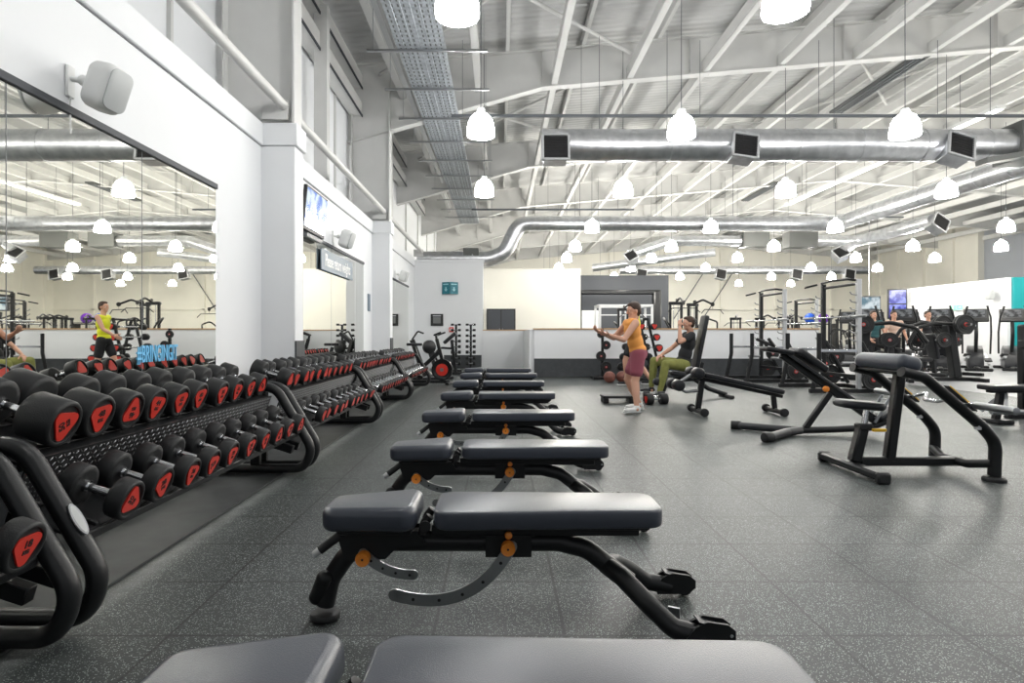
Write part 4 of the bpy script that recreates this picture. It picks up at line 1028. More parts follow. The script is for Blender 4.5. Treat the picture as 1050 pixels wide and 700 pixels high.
# ------------------------------------------------------------------ cable / weight stack machines
def make_stack(h=2.1):
    t = thing('weight_stack_machine', '', 'machine', (0, 0, 0), 0, 'black weight-stack machines beyond the low wall')
    m = MB(); m.box((0, 0, .05), (.9, .12, .08)); m.box((-.4, 0, .05), (.1, .8, .08)); m.box((.4, 0, .05), (.1, .8, .08)); m.build('base', M['frame'], t)
    for x in (-.18, .18): MB().box((x, .1, h/2), (.07, .09, h), bev=.01).build('upright', M['frame'], t)
    MB().box((0, .1, h-.03), (.46, .14, .10), bev=.02).build('top_housing', M['frame'], t)
    m = MB()
    for k in range(14): m.box((0, .1, .14+.052*k), (.24, .12, .046), bev=.004)
    m.build('weight_stack', M['frame_grey'], t)
    for x in (-.07, .07): MB().cyl((x, .1, .1), (x, .1, h-.06), .01, n=10).build('guide_rod', M['chrome'], t)
    m = MB(); m.tube([(0, .05, h), (0, -.35, h+.12), (0, -.75, h-.05)], .035, .2); m.build('boom', M['frame'], t)
    m = MB(); m.tube([(-.5, -.75, h-.35), (-.35, -.75, h-.22), (.35, -.75, h-.22), (.5, -.75, h-.35)], .014, .05); m.cyl((0, -.75, h-.05), (0, -.75, h-.24), .004, n=6); m.build('pull_bar', M['rubber'], t)
    m = MB(); m.lathe([(.02, -.015), (.07, -.015), (.06, 0), (.07, .015), (.02, .015)], (0, -.75, h-.05), (1, 0, 0), 18); m.build('pulley', M['plastic'], t); m = MB(); m.lathe([(.02, -.015), (.07, -.015), (.06, 0), (.07, .015), (.02, .015)], (0, 0, h+.05), (1, 0, 0), 18); m.build('pulley', M['plastic'], t)
    MB().puff(rrect(.36, .34, .07), (0, -.62, .52), (1, 0, 0), (0, 1, 0), .08, .03, 4).build('seat', M['vinyl_dark'], t, 60)
    MB().puff(rrect(.34, .5, .07), (0, -.38, .85), (1, 0, 0), (0, .2, 1), .08, .03, 4).build('backrest', M['vinyl_dark'], t, 60)
    MB().beam((0, -.6, .5), (0, -.5, .06), .08, .08).build('seat_post', M['frame'], t)
    for s in (-1, 1): MB().tube([(s*.18, .05, 1.35), (s*.45, -.1, 1.62), (s*.5, -.5, 1.5), (s*.36, -.62, 1.15)], .028, .15).build('press_arm', M['frame'], t)
    return t
st = make_stack(); st.location = (5.6, 19.2, 0); st['label'] = 'tall black cable machine above the low wall, left of the two'
dup(st, (6.5, 20.2, 0), 'tall black cable machine just right of the other cable machine', rz=.5)
for (x, y, rz, s, l) in ((7.4, 19.0, -.3, .76, 'short black arm machine beyond the low wall, left one'), (8.3, 19.2, .3, .76, 'short black arm machine beyond the low wall, middle one'), (9.2, 19.6, -.2, .78, 'short black arm machine beyond the low wall, right one'),
    (10.3, 21.5, .2, .8, 'black machine between the two rack posts, far behind'), (12.3, 22.4, .9, .8, 'black machine far behind the big plates machine'), (13.8, 24.5, .5, .8, 'black machine far behind, left of blue screen'), (4.4, 21.5, .2, .95, 'black weight machine behind the standing person')):
    dup(st, (x, y, 0), l, rz=rz, scale=s)
# white framed rig in front of the dark wall
t = thing('training_rig', 'pale metal training rig standing before the dark far wall', 'rig', (5.3, 25.5, 0))
for x in (-1.1, 0, 1.1):
    for y in (0, 1.2): MB().box((x, y, 1.15), (.09, .09, 2.3)).build('upright', M['silver'], t)
m = MB(); m.box((0, 0, 2.3), (2.3, .09, .09)); m.box((0, 1.2, 2.3), (2.3, .09, .09)); m.box((-1.1, .6, 2.3), (.09, 1.2, .09)); m.box((1.1, .6, 2.3), (.09, 1.2, .09)); m.box((0, 0, 1.9), (2.2, .05, .05)); m.build('top_frame', M['silver'], t)
t = thing('storage_frame', 'big black storage frame against the dark far wall', 'rig', (5.6, 29, 0))
for x in (-1.9, 1.9): MB().box((x, 0, 1.6), (.4, .4, 3.2), bev=.1).build('upright', M['frame'], t)
MB().box((0, 0, 3.1), (4.2, .3, .22), bev=.06).build('top_beam', M['frame'], t)
# exercise balls on far shelf
t = thing('ball_shelf', 'long black shelf far away holding the two exercise balls', 'shelf', (19, 36.5, 0))
MB().box((0, 0, 1.70), (2.4, .7, .06)).build('shelf', M['frame'], t)
for x in (-1.1, 1.1): MB().box((x, 0, .85), (.08, .6, 1.7)).build('leg', M['frame'], t)
for (x, mm, l) in ((18.7, 'ball_blue', 'blue exercise ball on the far shelf'), (19.5, 'ball_purple', 'purple exercise ball on the far shelf')):
    b = MB().ell((0, 0, 0), (.32, .32, .32), 24, 14).build('exercise_ball', M[mm]); b.location = (x, 36.5, 2.05); tag(b, l, 'ball')

# ------------------------------------------------------------------ cardio
M['lit_console'] = screen_mat('dim_console_screen', (.02, .025, .03), (.30, .32, .34), .5, 9)
def make_elliptical():
    t = thing('elliptical_trainer', '', 'cardio machine', (0, 0, 0), 0, 'black elliptical trainers on the pale floor')
    # faces -y (rider looks away): local x across, y length
    m = MB(); m.box((0, 0, .06), (.12, 1.9, .09), bev=.02); m.box((0, -.85, .05), (.6, .1, .08), bev=.02); m.box((0, .85, .05), (.7, .1, .08), bev=.02); m.build('base', M['frame'], t)
    MB().prism([(-.50, .06), (.45, .06), (.52, .22), (.30, .55), (.0, .66), (-.28, .52), (-.52, .2)], (0, .45, 0), (0, 1, 0), (0, 0, 1), .34).build('shroud', M['frame_grey'], t, 60)
    MB().tube([(0, .1, .5), (0, -.05, 1.0), (0, .05, 1.42)], .045, .2).build('mast', M['frame'], t)
    c = MB(); R = Euler((-.5, 0, 0)).to_matrix(); c.box((0, .05, 1.50), (.56, .07, .40), R, .03); cc = c.build('console', M['plastic'], t); MB().box(V((0, .05, 1.52)) + R @ V((0, -.036, .02)), (.46, .006, .30), R, .001).build('bezel', M['frame_grey'], cc)
    MB().box(V((0, .05, 1.52)) + R @ V((0, -.038, .02)), (.38, .010, .22), R, .001).build('screen', M['lit_console'], cc)
    for s in (-1, 1):
        MB().tube([(s*.30, -.05, .45), (s*.31, -.15, 1.05), (s*.29, -.30, 1.45), (s*.24, -.36, 1.60)], .022, .3).build('moving_handle', M['frame'], t)
        MB().tube([(s*.24, -.36, 1.60), (s*.21, -.38, 1.75)], .026).build('grip', M['rubber'], t)
        MB().beam((s*.22, .3, .35+s*.08), (s*.22, -.75, .28-s*.1), .06, .06).build('pedal_arm', M['silver'], t)
        MB().box((s*.22, -.45, .36-s*.06), (.16, .40, .04), (s*.15, 0, 0), .015).build('pedal', M['rubber'], t)
    return t
el = make_elliptical(); k = 0
SC = 1.1
spots = [(13.3, 18.3, -.6), (14.4, 18.3, -.6), (15.5, 18.3, -.6), (12.9, 20.9, -.6), (14.1, 20.9, -.6), (15.3, 20.9, -.6), (12.2, 18.3, -.6), (16.6, 18.3, -.6), (11.9, 20.6, -.6), (11.1, 18.3, -.6)]
ll = ['elliptical trainer in the front row, second from the left', 'elliptical trainer in the front row, third from the left', 'elliptical trainer in the front row, fourth from the left', 'elliptical trainer in the back row, second from its left end', 'elliptical trainer in the back row, middle one', 'elliptical trainer in the back row, rightmost', 'elliptical trainer in the front row, just right of the hidden one', 'elliptical trainer in the front row, at the right picture edge', 'elliptical trainer in the back row, behind the leftmost front ones', 'elliptical trainer in the front row, partly hidden by plate-loaded machines']
for i, (s, l) in enumerate(zip(spots, ll)):
    if i == 0: el.location = (s[0], s[1], 0); el.rotation_euler = (0, 0, s[2]); el.scale = (1.1,)*3; el['label'] = l
    else: dup(el, (s[0], s[1], 0), l, rz=s[2])
def make_treadmill():
    t = thing('treadmill', '', 'cardio machine', (0, 0, 0), 0, 'black treadmills against the white partition')
    MB().box((0, 0, .14), (.80, 2.0, .16), bev=.03).build('deck', M['frame'], t)
    MB().box((0, -.1, .225), (.52, 1.7, .01), bev=.002).build('belt', M['rubber'], t)
    MB().box((0, .80, .30), (.78, .5, .22), bev=.06).build('motor_cover', M['frame_grey'], t)
    for s in (-1, 1):
        MB().tube([(s*.38, .85, .2), (s*.38, .55, 1.15), (s*.36, .50, 1.30)], .04, .2).build('upright', M['frame_grey'], t)
        MB().tube([(s*.38, .55, 1.05), (s*.36, .05, .98)], .025).build('handrail', M['rubber'], t)
    R = Euler((-.45, 0, 0)).to_matrix()
    c = MB().box((0, .55, 1.42), (.85, .08, .50), R, .04).build('console', M['plastic'], t)
    MB().box(V((0, .55, 1.44)) + R @ V((0, -.044, .03)), (.5, .006, .30), R, .001).build('screen', M['screen_dark'], c)
    return t
tm = make_treadmill()
sp = [(15.6, 22.6), (15.6, 23.8), (15.6, 27.0)]
for i, s in enumerate(sp):
    l = 'treadmill facing the white partition, %s from the camera' % ORD[i]
    if i == 0: tm.location = (s[0], s[1], 0); tm.rotation_euler = (0, 0, -PI/2); tm['label'] = l
    else: dup(tm, (s[0], s[1], 0), l, rz=-PI/2)
# screens and exit sign on the white partition
t = thing('information_screen', 'tall blue lit screen on a post left of white partition', 'screen', (16.6, 25.3, 2.35))
R = Matrix.Rotation(-.25, 3, 'Z')
MB().box((0, 0, 0), (.72, .12, 1.25), R, .02).build('housing', M['plastic'], t)
MB().box(R @ V((0, -.065, .30)), (.62, .01, .55), R, .002).build('upper_panel', M['kiosk'], t); MB().box(R @ V((0, -.065, -.30)), (.62, .01, .55), R, .002).build('lower_panel', M['kiosk'], t)
MB().cyl((0, .02, -.6), (0, .02, -2.35), .05).build('post', M['frame'], t)
t = thing('round_screen', 'pale lit television right of the silver rack post', 'television', (15.2, 24.9, 2.35))
MB().box((0, 0, 0), (.9, .10, .62), bev=.02).build('housing', M['frame_grey'], t); MB().box((0, -.055, 0), (.80, .01, .52), bev=.002).build('screen', M['far_tv'], t)
MB().cyl((0, .02, .3), (0, .02, 3.5), .02, n=8).build('hanging_pole', M['steel'], t)
t = thing('exit_sign', 'green exit sign on white partition above the ellipticals', 'sign', (17.08, 22.6, 2.08))
MB().box((0, 0, 0), (.05, .62, .22)).build('housing', M['white_plastic'], t)
m = MB(); m.box((-.03, 0, 0), (.006, .56, .17), bev=.001); m.build('lit_panel', M['green_glow'], t)
m = MB(); m.prism([(-.05, 0), (.03, 0), (.03, -.04), (.08, .02), (.03, .07), (.03, .035), (-.05, .035)], (-.036, -.15, -.01), (0, -1, 0), (0, 0, 1), .004); m.box((-.036, .16, 0), (.004, .09, .13), bev=.001); m.ell((-.036, 0, .045), (.004, .02, .02), 10, 6)
m.tube([(-.036, 0, .03), (-.036, .02, -.01), (-.036, -.03, -.05)], .010, n=6); m.tube([(-.036, .02, -.01), (-.036, .05, -.06)], .010, n=6); m.build('symbol', M['white_plastic'], t)
t = thing('partition_speaker', 'pale wall speaker on the white partition near teal wall', 'speaker', (17.08, 20.9, 2.45))
MB().puff(rrect(.26, .36, .07), (-.16, 0, 0), (0, -1, 0), (0, 0, 1), .2, .05, 4).build('cabinet', M['grey_plastic'], t); MB().box((-.03, 0, 0), (.06, .06, .12)).build('bracket', M['grey_plastic'], t)

# ------------------------------------------------------------------ by the back wall, left
def make_tower(label, x):
    t = thing('dumbbell_tower', label, 'rack', (x, 17.6, 0), 0, 'vertical towers of small dumbbells by the back wall')
    m = MB(); m.box((0, .05, .68), (.06, .06, 1.36)); m.box((0, 0, .03), (.34, .36, .05), bev=.01); m.build('post', M['frame'], t)
    for k in range(8):
        z = .22 + .16*k
        MB().box((0, -.02, z), (.09, .16, .012)).build('cradle', M['frame'], t)
    for k in range(8):
        z = .22 + .16*k
        d = thing('small_dumbbell', 'small black dumbbell, %s from the bottom of the %s tower' % (ORD[k], label.split()[0]), 'dumbbell', (x, 17.56, z+.022), 0, 'small dumbbells on the vertical towers')
        r = .062 - .004*k
        MB().cyl((-.06, 0, 0), (.06, 0, 0), .012, n=10).build('grip', M['chrome'], d)
        for s in (-1, 1): MB().cyl((s*.06, 0, 0), (s*.145, 0, 0), r, n=6, bev=.008).build('head', M['rubber'], d)
make_tower('left dumbbell tower standing at the white back wall', -1.29); make_tower('right dumbbell tower standing at the white back wall', -.86)
# spin bike
t = thing('exercise_bike', 'black exercise bike with a red flywheel beside the farthest dumbbell rack', 'bike', (-1.58, 13.0, 0), -.15)
m = MB(); m.box((-.55, 0, .04), (.08, .55, .06), bev=.01); m.box((.50, 0, .04), (.08, .5, .06), bev=.01); m.beam((-.55, 0, .06), (.5, 0, .06), .06, .06); m.build('base', M['frame'], t)
m = MB(); m.lathe([(.02, -.02), (.17, -.02), (.185, -.03), (.23, -.03), (.235, 0), (.23, .03), (.185, .03), (.17, .02), (.02, .02)], (.34, 0, .32), (0, 1, 0), 32); fw = m.build('flywheel', M['frame'], t)
MB().cyl((.34, -.036, .32), (.34, .036, .32), .13, n=28).build('red_disc', M['red'], fw); MB().cyl((.34, -.045, .32), (.34, .045, .32), .04, n=16).build('hub', M['steel'], fw)
m = MB(); m.beam((.40, 0, .30), (.22, 0, .98), .05, .07); m.beam((-.45, 0, .06), (.28, 0, .70), .06, .08); m.beam((-.12, 0, .30), (-.28, 0, .80), .05, .07); m.build('frame', M['frame'], t)
m = MB(); m.tube([(.36, -.2, 1.12), (.20, -.17, 1.06), (.20, .17, 1.06), (.36, .2, 1.12)], .018, .05); m.cyl((.22, 0, .95), (.20, 0, 1.07), .025); m.build('handlebar', M['rubber'], t)
MB().puff([(-.42, -.11), (-.38, -.12), (-.12, -.03), (-.10, 0), (-.12, .03), (-.38, .12), (-.42, .11), (-.43, 0)], (0, 0, .86), (1, 0, 0), (0, 1, 0), .06, .015, 3).build('saddle', M['vinyl_dark'], t, 60)
m = MB(); m.cyl((-.02, -.12, .32), (-.02, .12, .32), .02); m.beam((-.02, .11, .32), (.08, .11, .19), .02, .03); m.beam((-.02, -.11, .32), (-.12, -.11, .45), .02, .03); m.box((.08, .17, .19), (.09, .1, .03)); m.box((-.12, -.17, .45), (.09, .1, .03)); m.build('crank', M['steel'], t)
# ski-erg like and preacher bench behind
t = thing('rowing_machine', 'black rowing machine with round fan behind the exercise bike', 'rowing machine', (-1.68, 14.3, 0), .6)
m = MB(); m.lathe([(.03, -.08), (.12, -.06), (.16, -.04), (.16, .04), (.12, .06), (.03, .08)], (.0, 0, .78), (0, 1, 0), 26); m.build('fan_housing', M['frame'], t)
m = MB(); m.beam((-.45, 0, .95), (-.1, 0, .1), .08, .10); m.beam((0, 0, .70), (.25, 0, .06), .06, .08); m.box((.1, 0, .04), (.9, .4, .06)); m.build('frame', M['frame'], t)
m = MB(); m.tube([(-.45, 0, .95), (-.30, 0, 1.15), (-.15, 0, 1.10)], .02, .05); m.build('handle', M['rubber'], t)
MB().cyl((.0, -.065, .78), (.0, .065, .78), .06, n=24).build('fan_cage', M['steel'], t)
t = thing('back_extension_bench', 'black exercise bench with tilted square pad before dumbbell towers', 'bench', (-1.35, 16.2, 0))
MB().puff(rrect(.42, .30, .05), (.0, 0, .98), (.75, 0, .66), (0, 1, 0), .09, .03, 4).build('pad', M['vinyl_dark'], t, 60)
m = MB(); m.beam((.05, 0, .92), (.15, 0, .06), .08, .08); m.box((.1, 0, .04), (.9, .10, .07)); m.box((-.3, 0, .04), (.08, .6, .07)); m.box((.5, 0, .04), (.08, .6, .07)); m.build('frame', M['frame'], t)
m = MB(); m.tube([(-.2, 0, .05), (-.42, 0, .55), (-.25, 0, .72), (.05, 0, .70)], .03, .15); m.build('arm', M['frame'], t)
MB().cyl((-.42, -.22, .55), (-.42, .22, .55), .06, n=16, bev=.015).build('roller', M['vinyl_dark'], t)
# ------------------------------------------------------------------ people
def caps(m, chain, n=18):
    """chain of (point, rx[, ry, axis]) tapered capsules; elliptical cross sections possible"""
    for (a, ra), (b, rb) in zip(chain[:-1], chain[1:]):
        m.cyl(a, b, ra, rb, n)
        m.ell(a, (ra, ra, ra), n, 10); m.ell(b, (rb, rb, rb), n, 10)
def remesh(m, name, mt, parent, vox=.009, smooth=6):
    me = bpy.data.meshes.new('tmp'); me.from_pydata([tuple(v) for v in m.v], [], m.f)
    o = bpy.data.objects.new('tmp', me); col.objects.link(o)
    md = o.modifiers.new('r', 'REMESH'); md.mode = 'VOXEL'; md.voxel_size = vox; md.use_smooth_shade = True
    if smooth: sm = o.modifiers.new('s', 'SMOOTH'); sm.iterations = smooth; sm.factor = .5
    dg = bpy.context.evaluated_depsgraph_get(); out = bpy.data.meshes.new_from_object(o.evaluated_get(dg)); bpy.data.objects.remove(o)
    out.name = name; out.materials.clear(); out.materials.append(mt)
    out.polygons.foreach_set('use_smooth', [True]*len(out.polygons))
    r = bpy.data.objects.new(name, out); col.objects.link(r); r.parent = parent
    return r
def hand(m, wrist, fwd, palm_n, side, curl=.5, s=1.0):
    """palm + five fingers; fwd = direction of fingers, palm_n = palm normal, side = thumb side sign"""
    f = V(fwd).normalized(); p = V(palm_n).normalized(); p = (p - f*p.dot(f)).normalized(); x = f.cross(p)*side; w = V(wrist)
    for k in range(4):
        off = (-.033 + .022*k)*s
        base = w + f*.085*s + x*off; m.cyl(w + f*.01*s + x*off*.6, base, .013*s, .012*s, 10); m.ell(base, (.012*s,)*3, 10, 6)
        L = (.028, .034, .032, .026)[k]*s*1.1; d = f; q = base
        for j in range(3):
            ang = curl*(.6+.3*j); d = (d*math.cos(ang) + p*math.sin(ang)).normalized(); q2 = q + d*L*(1-.15*j)
            m.cyl(q, q2, (.0095-.0008*j)*s, (.0088-.0008*j)*s, 8); m.ell(q2, ((.0088-.0008*j)*s,)*3, 8, 6); q = q2
    q = w + f*.025*s + x*.03*s; d = (f*.6 + x*.75 + p*.3).normalized()
    for j in range(3):
        q2 = q + d*.032*s; m.cyl(q, q2, .012*s, .010*s, 8); m.ell(q2, (.010*s,)*3, 8, 6); q = q2; d = (d + f*.35 + p*.2*curl).normalized()
    m.ell(w + f*.045*s, (.03*s, .03*s, .03*s), 12, 8)
def head(m, c, fwd, up, s=1.0):
    f = V(fwd).normalized(); u = V(up).normalized(); u = (u - f*u.dot(f)).normalized(); r = f.cross(u)
    R = Matrix((r, f, u)).transposed()
    c = V(c)
    m.ell(c + u*.02*s, (.074*s, .092*s, .095*s), 24, 16, R)
    m.ell(c - u*.055*s + f*.025*s, (.056*s, .062*s, .055*s), 18, 12, R)       # jaw
    m.ell(c - u*.095*s + f*.062*s, (.022*s, .020*s, .018*s), 12, 8, R)         # chin
    m.ell(c + f*.098*s - u*.012*s, (.011*s, .020*s, .020*s), 10, 8, R)         # nose
    m.ell(c + f*.085*s + u*.012*s, (.009*s, .016*s, .030*s), 10, 8, R)
    m.ell(c + f*.080*s - u*.055*s, (.026*s, .014*s, .012*s), 10, 8, R)         # lips
    for sx in (-1, 1):
        m.ell(c + r*sx*.076*s - u*.005*s - f*.005*s, (.008*s, .018*s, .030*s), 10, 8, R)   # ears
        m.ell(c + r*sx*.032*s + f*.072*s + u*.032*s, (.026*s, .016*s, .010*s), 10, 8, R)   # brow
        m.ell(c + r*sx*.042*s + f*.058*s - u*.022*s, (.022*s, .022*s, .020*s), 10, 8, R)   # cheek
    return R
def eyes(parent, c, fwd, up, s=1.0):
    f = V(fwd).normalized(); u = V(up).normalized(); u = (u - f*u.dot(f)).normalized(); r = f.cross(u); c = V(c)
    for sx in (-1, 1):
        e = MB().ell(c + r*sx*.031*s + f*.078*s + u*.008*s, (.0085*s,)*3, 12, 8).build('eye', M['white_plastic'], parent)
        MB().ell(c + r*sx*.031*s + f*.0845*s + u*.008*s, (.0050*s,)*3, 10, 6).build('iris', M['print'], e)
def hairmesh(parent, c, fwd, up, s=1.0, long=False):
    f = V(fwd).normalized(); u = V(up).normalized(); u = (u - f*u.dot(f)).normalized(); r = f.cross(u); R = Matrix((r, f, u)).transposed(); c = V(c); m = MB()
    m.ell(c + u*.045*s - f*.018*s, (.083*s, .092*s, .085*s), 20, 12, R); m.ell(c - f*.045*s + u*.0*s, (.074*s, .062*s, .085*s), 20, 12, R); m.ell(c + u*.095*s + f*.03*s, (.055*s, .05*s, .03*s), 14, 8, R)
    if long: m.ell(c - f*.11*s + u*.02*s, (.035*s, .035*s, .05*s), 12, 8, R)
    return remesh(m, 'hair', M['hair'], parent, .008, 4)
def shoe(parent, ankle, fwd, mt, s=1.0):
    a = V(ankle); f = V(fwd).normalized(); r = f.cross(V((0, 0, 1))).normalized(); z0 = a.z - .07*s; m = MB(); R = Matrix((r, f, V((0, 0, 1)))).transposed()
    m.ell(V((a.x, a.y, z0+.045*s)) + f*.0, (.042*s, .06*s, .042*s), 16, 10, R); m.ell(V((a.x, a.y, z0+.035*s)) + f*.09*s, (.045*s, .09*s, .033*s), 16, 10, R); m.ell(V((a.x, a.y, z0+.032*s)) + f*.15*s, (.043*s, .05*s, .026*s), 16, 10, R); m.cyl(V((a.x, a.y, z0+.03*s)), a + V((0, 0, .02*s)), .042*s, .040*s)
    sh = remesh(m, 'shoe', mt, parent, .008, 3)
    MB().puff(rrect(.085*s, .27*s, .04*s), V((a.x, a.y, z0+.008*s)) + f*.075*s, r, f, .018*s, .006, 2).build('sole', M['white_shoe'] if mt != M['white_shoe'] else M['grey_plastic'], sh)
    return sh
def person(label, J, top_m, leg_m, shoe_m, face, shorts=True, sleeves=False, long=False, s=1.0, group=None):
    """J: dict of world joints"""
    t = thing('person', label, 'person', (J['hip'][0], J['hip'][1], 0))
    o = V((J['hip'][0], J['hip'][1], 0)); P = {k: V(v) - o for k, v in J.items() if k != 'curl'}
    hip, chest, neck, hd = P['hip'], P['chest'], P['neck'], P['head']
    sw = V(J['side']).normalized()          # person's left->right across vector
    tup = (neck - hip).normalized(); tf = sw.cross(tup).normalized()
    Rt = Matrix((sw, tf, tup)).transposed()
    m = MB()
    def torso(mm, e=0, low=True):
        mm.ell(chest, ((.165+e)*s, (.105+e)*s, (.15+e)*s), 22, 14, Rt); mm.ell((chest+hip)/2, ((.135+e)*s, (.098+e)*s, (.15+e)*s), 22, 14, Rt)
        mm.ell(chest + tup*.10*s, ((.15+e)*s, (.08+e)*s, (.07+e)*s), 20, 12, Rt)
        if low: mm.ell(hip + tup*.02, ((.160+e)*s, (.115+e)*s, (.12+e)*s), 22, 14, Rt)
    torso(m)
    caps(m, [(chest + tup*.12*s, .065*s), (neck, .056*s), (hd - tup*.04, .052*s)])
    hR = head(m, hd, face, J.get('up', (0, 0, 1)), s)
    for sd in ('L', 'R'):
        caps(m, [(P['sh'+sd], .052*s), ((P['sh'+sd]*.6 + P['el'+sd]*.4), .048*s), (P['el'+sd], .037*s), (P['el'+sd]*.65 + P['wr'+sd]*.35, .038*s), (P['wr'+sd], .025*s)])
        m.cyl(chest + tup*.08*s, P['sh'+sd], .07*s, .052*s)
        hand(m, P['wr'+sd], (P['wr'+sd]-P['el'+sd]), J.get('palm'+sd, (0, 0, -1)), 1 if sd == 'L' else -1, J.get('curl', .5), s)
        hp = hip + sw*(.09*s if sd == 'R' else -.09*s)
        caps(m, [(hp, .088*s), (hp*.5 + P['kn'+sd]*.5, .076*s), (P['kn'+sd], .052*s), (P['kn'+sd]*.65 + P['an'+sd]*.35, .054*s), (P['an'+sd], .034*s)])
        m.ell(P['an'+sd] + V((0, 0, -.03)), (.035*s, .05*s, .035*s))
    body = remesh(m, 'body', M['skin'], t, .008, 5)
    eyes(t, hd, face, J.get('up', (0, 0, 1)), s); hairmesh(t, hd, face, J.get('up', (0, 0, 1)), s, long)
    m = MB(); torso(m, .014, False); m.ell(hip + tup*.06, (.160*s, .122*s, .09*s), 22, 14, Rt)
    for sd in ('L', 'R'):
        m.cyl(chest + tup*.09*s, P['sh'+sd], .085*s, .064*s)
        if sleeves: caps(m, [(P['sh'+sd], .066*s), (P['sh'+sd]*.5+P['el'+sd]*.5, .060*s)])
        else: m.ell(P['sh'+sd]*.75 + (chest+tup*.1)*.25, (.062*s,)*3)
    remesh(m, 'shirt' if sleeves else 'vest', top_m, t, .009, 5)
    m = MB(); m.ell(hip + tup*.0, (.172*s, .128*s, .115*s), 22, 14, Rt)
    for sd in ('L', 'R'):
        hp = hip + sw*(.09*s if sd == 'R' else -.09*s); mid = hp*.35 + P['kn'+sd]*.65
        if shorts: caps(m, [(hp, .103*s), (mid, .092*s)])
        else: caps(m, [(hp, .106*s), (hp*.5 + P['kn'+sd]*.5, .094*s), (P['kn'+sd], .070*s), (P['kn'+sd]*.6+P['an'+sd]*.4, .068*s), (P['an'+sd] + V((0, 0, .05)), .046*s)])
    remesh(m, 'shorts' if shorts else 'trousers', leg_m, t, .009, 5)
    for sd in ('L', 'R'): shoe(t, P['an'+sd], J['toe'+sd], shoe_m, s)
    return t
# standing, leaning person in an orange vest, back towards us, working to the left
person('stooping person in orange vest, dusky pink shorts and white shoes', dict(
    hip=(1.93, 8.45, .80), chest=(1.84, 8.42, 1.12), neck=(1.84, 8.42, 1.29), head=(1.86, 8.42, 1.40), side=(-.25, -1, 0), up=(.1, 0, 1),
    shL=(1.80, 8.61, 1.23), shR=(1.84, 8.23, 1.23), elL=(1.64, 8.72, 1.02), elR=(1.66, 8.13, 1.00), wrL=(1.44, 8.62, 1.10), wrR=(1.47, 8.10, 1.06),
    knL=(1.80, 8.56, .44), knR=(1.86, 8.33, .43), anL=(1.98, 8.60, .085), anR=(1.86, 8.24, .085), toeL=(-.9, .2, 0), toeR=(-.9, -.3, 0), palmL=(0, 0, 1), palmR=(0, 0, 1), curl=.7),
    M['orange_cloth'], M['pink_cloth'], M['white_shoe'], (-.9, -.15, -.15))
# second person, yellow vest, further away behind
person('person in yellow vest and black shorts walking behind the orange-vested one', dict(
    hip=(2.78, 12.6, .95), chest=(2.80, 12.6, 1.30), neck=(2.80, 12.6, 1.50), head=(2.79, 12.6, 1.64), side=(-.1, -1, 0),
    shL=(2.80, 12.78, 1.43), shR=(2.80, 12.42, 1.43), elL=(2.92, 12.84, 1.16), elR=(2.64, 12.36, 1.18), wrL=(2.88, 12.80, .93), wrR=(2.45, 12.40, 1.06),
    knL=(2.62, 12.70, .53), knR=(2.86, 12.50, .50), anL=(2.66, 12.70, .085), anR=(3.12, 12.50, .12), toeL=(-1, 0, 0), toeR=(-1, 0, 0), palmL=(0, -1, 0), palmR=(0, 1, 0), curl=.3),
    M['yellow_cloth'], M['black_cloth'], M['black_cloth'], (-1, -.1, 0))
# seated man
person('seated person in black T-shirt and olive trousers leaning back on incline bench', dict(
    hip=(3.10, 10.3, .56), chest=(3.20, 10.3, .92), neck=(3.24, 10.3, 1.12), head=(3.20, 10.28, 1.26), side=(0, -1, 0), up=(.25, 0, 1),
    shL=(3.22, 10.49, 1.06), shR=(3.20, 10.11, 1.06), elL=(3.00, 10.56, .84), elR=(2.98, 10.02, .95), wrL=(2.78, 10.44, .72), wrR=(2.99, 10.08, 1.20),
    knL=(2.66, 10.46, .62), knR=(2.76, 10.10, .58), anL=(2.62, 10.48, .14), anR=(2.66, 10.08, .085), toeL=(-1, .1, 0), toeR=(-1, -.1, 0), palmL=(0, 0, -1), palmR=(.6, .3, 0), curl=.6),
    M['black_cloth'], M['olive_cloth'], M['black_cloth'], (-1, -.15, -.1), shorts=False, sleeves=True)
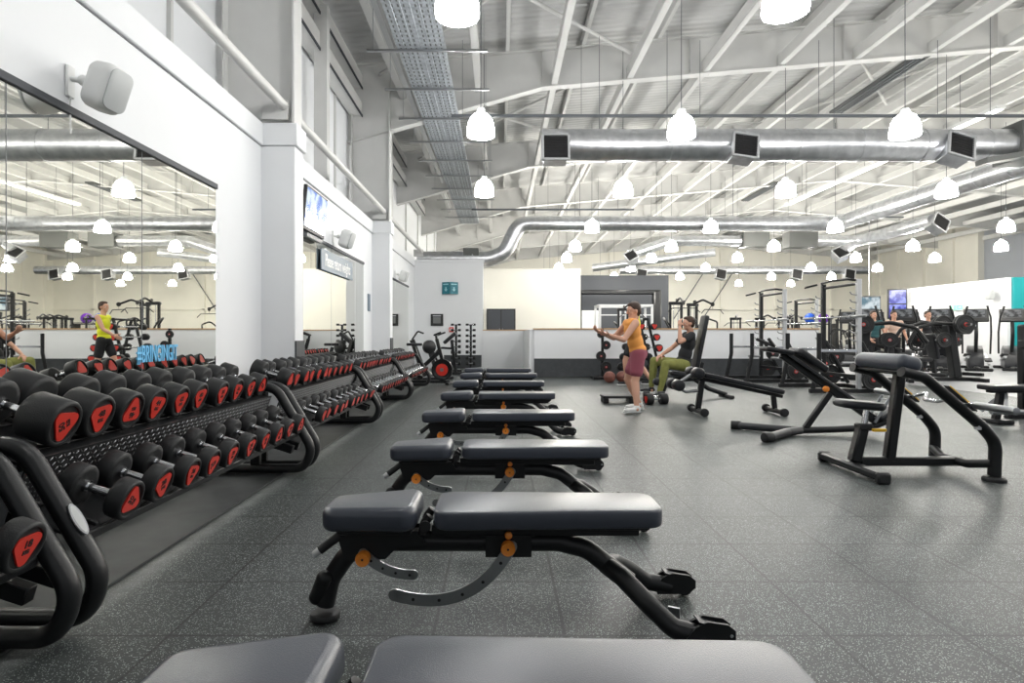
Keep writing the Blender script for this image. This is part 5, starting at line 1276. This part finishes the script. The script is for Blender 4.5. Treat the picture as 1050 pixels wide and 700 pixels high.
# bench under the seated man
t = thing('upright_bench', 'upright black bench that the olive-trousered person leans against', 'bench')
MB().puff(rrect(.95, .28, .05), (3.40, 10.3, .93), (.20, 0, 1), (0, 1, 0), .07, .02, 4).build('backrest', M['vinyl_dark'], t, 60)
MB().puff(rrect(.40, .32, .06), (3.06, 10.3, .40), (1, 0, -.1), (0, 1, 0), .08, .03, 4).build('seat', M['vinyl_dark'], t, 60)
m = MB(); m.tube([(2.75, 10.3, .05), (2.85, 10.3, .30), (3.3, 10.3, .32), (3.55, 10.3, .15), (3.85, 10.3, .05)], .04, .12); m.build('main_tube', M['frame'], t)
MB().beam((3.44, 10.3, .60), (3.38, 10.3, .30), .05, .06).build('back_support', M['frame'], t)
for x in (2.75, 3.85): MB().box((x, 10.3, .03), (.08, .55, .06), bev=.02).build('foot_bar', M['rubber'], t)
MB().cyl((2.62, 10.06, .28), (2.62, 10.2, .28), .06, n=18, bev=.02).build('roller', M['vinyl_dark'], t)
M['skin_top'] = mat('pale_peach_fabric', (.62, .45, .36), .8)
# far people by the cardio machines
def far_person(label, x, y, topm, legm):
    person(label, dict(hip=(x, y, .95), chest=(x, y, 1.28), neck=(x, y, 1.48), head=(x-.01, y, 1.62), side=(1, .1, 0),
        shL=(x-.19, y, 1.42), shR=(x+.19, y, 1.42), elL=(x-.26, y-.05, 1.14), elR=(x+.26, y-.05, 1.14), wrL=(x-.22, y-.22, .95), wrR=(x+.22, y-.22, .95),
        knL=(x-.10, y-.02, .50), knR=(x+.10, y+.02, .50), anL=(x-.10, y, .085), anR=(x+.11, y, .085), toeL=(-.1, -1, 0), toeR=(.1, -1, 0), palmL=(1, 0, 0), palmR=(-1, 0, 0), curl=.4), topm, legm, M['black_cloth'], (0, -1, 0), shorts=False, sleeves=True)
far_person('far person in dark teal top standing by the cardio machines', 10.5, 17.0, M['teal_cloth'], M['black_cloth'])
far_person('far person in black top with bare arms right of blue screen', 12.1, 17.1, M['black_cloth'], M['black_cloth'])
far_person('far person in pale top between the machines, left of screen', 11.2, 17.2, M['skin_top'], M['black_cloth'])
# ------------------------------------------------------------------ camera, world, view
cam = bpy.data.cameras.new('camera'); co = bpy.data.objects.new('camera', cam); col.objects.link(co)
co.location = (0, 0, 1.07); co.rotation_euler = (PI/2, 0, 0)
cam.sensor_width = 36; cam.lens = 36*620/1050; cam.shift_x = 12/1050; cam.shift_y = -7/1050
cam.clip_start = .05; cam.clip_end = 200
scene.camera = co
w = bpy.data.worlds.new('world'); scene.world = w; w.use_nodes = True
w.node_tree.nodes['Background'].inputs[0].default_value = (.93, .96, 1, 1)
w.node_tree.nodes['Background'].inputs[1].default_value = .52
scene.view_settings.view_transform = 'Standard'; scene.view_settings.look = 'None'
scene.view_settings.gamma = 1; scene.view_settings.use_curve_mapping = False
scene.view_settings.exposure = 0.0
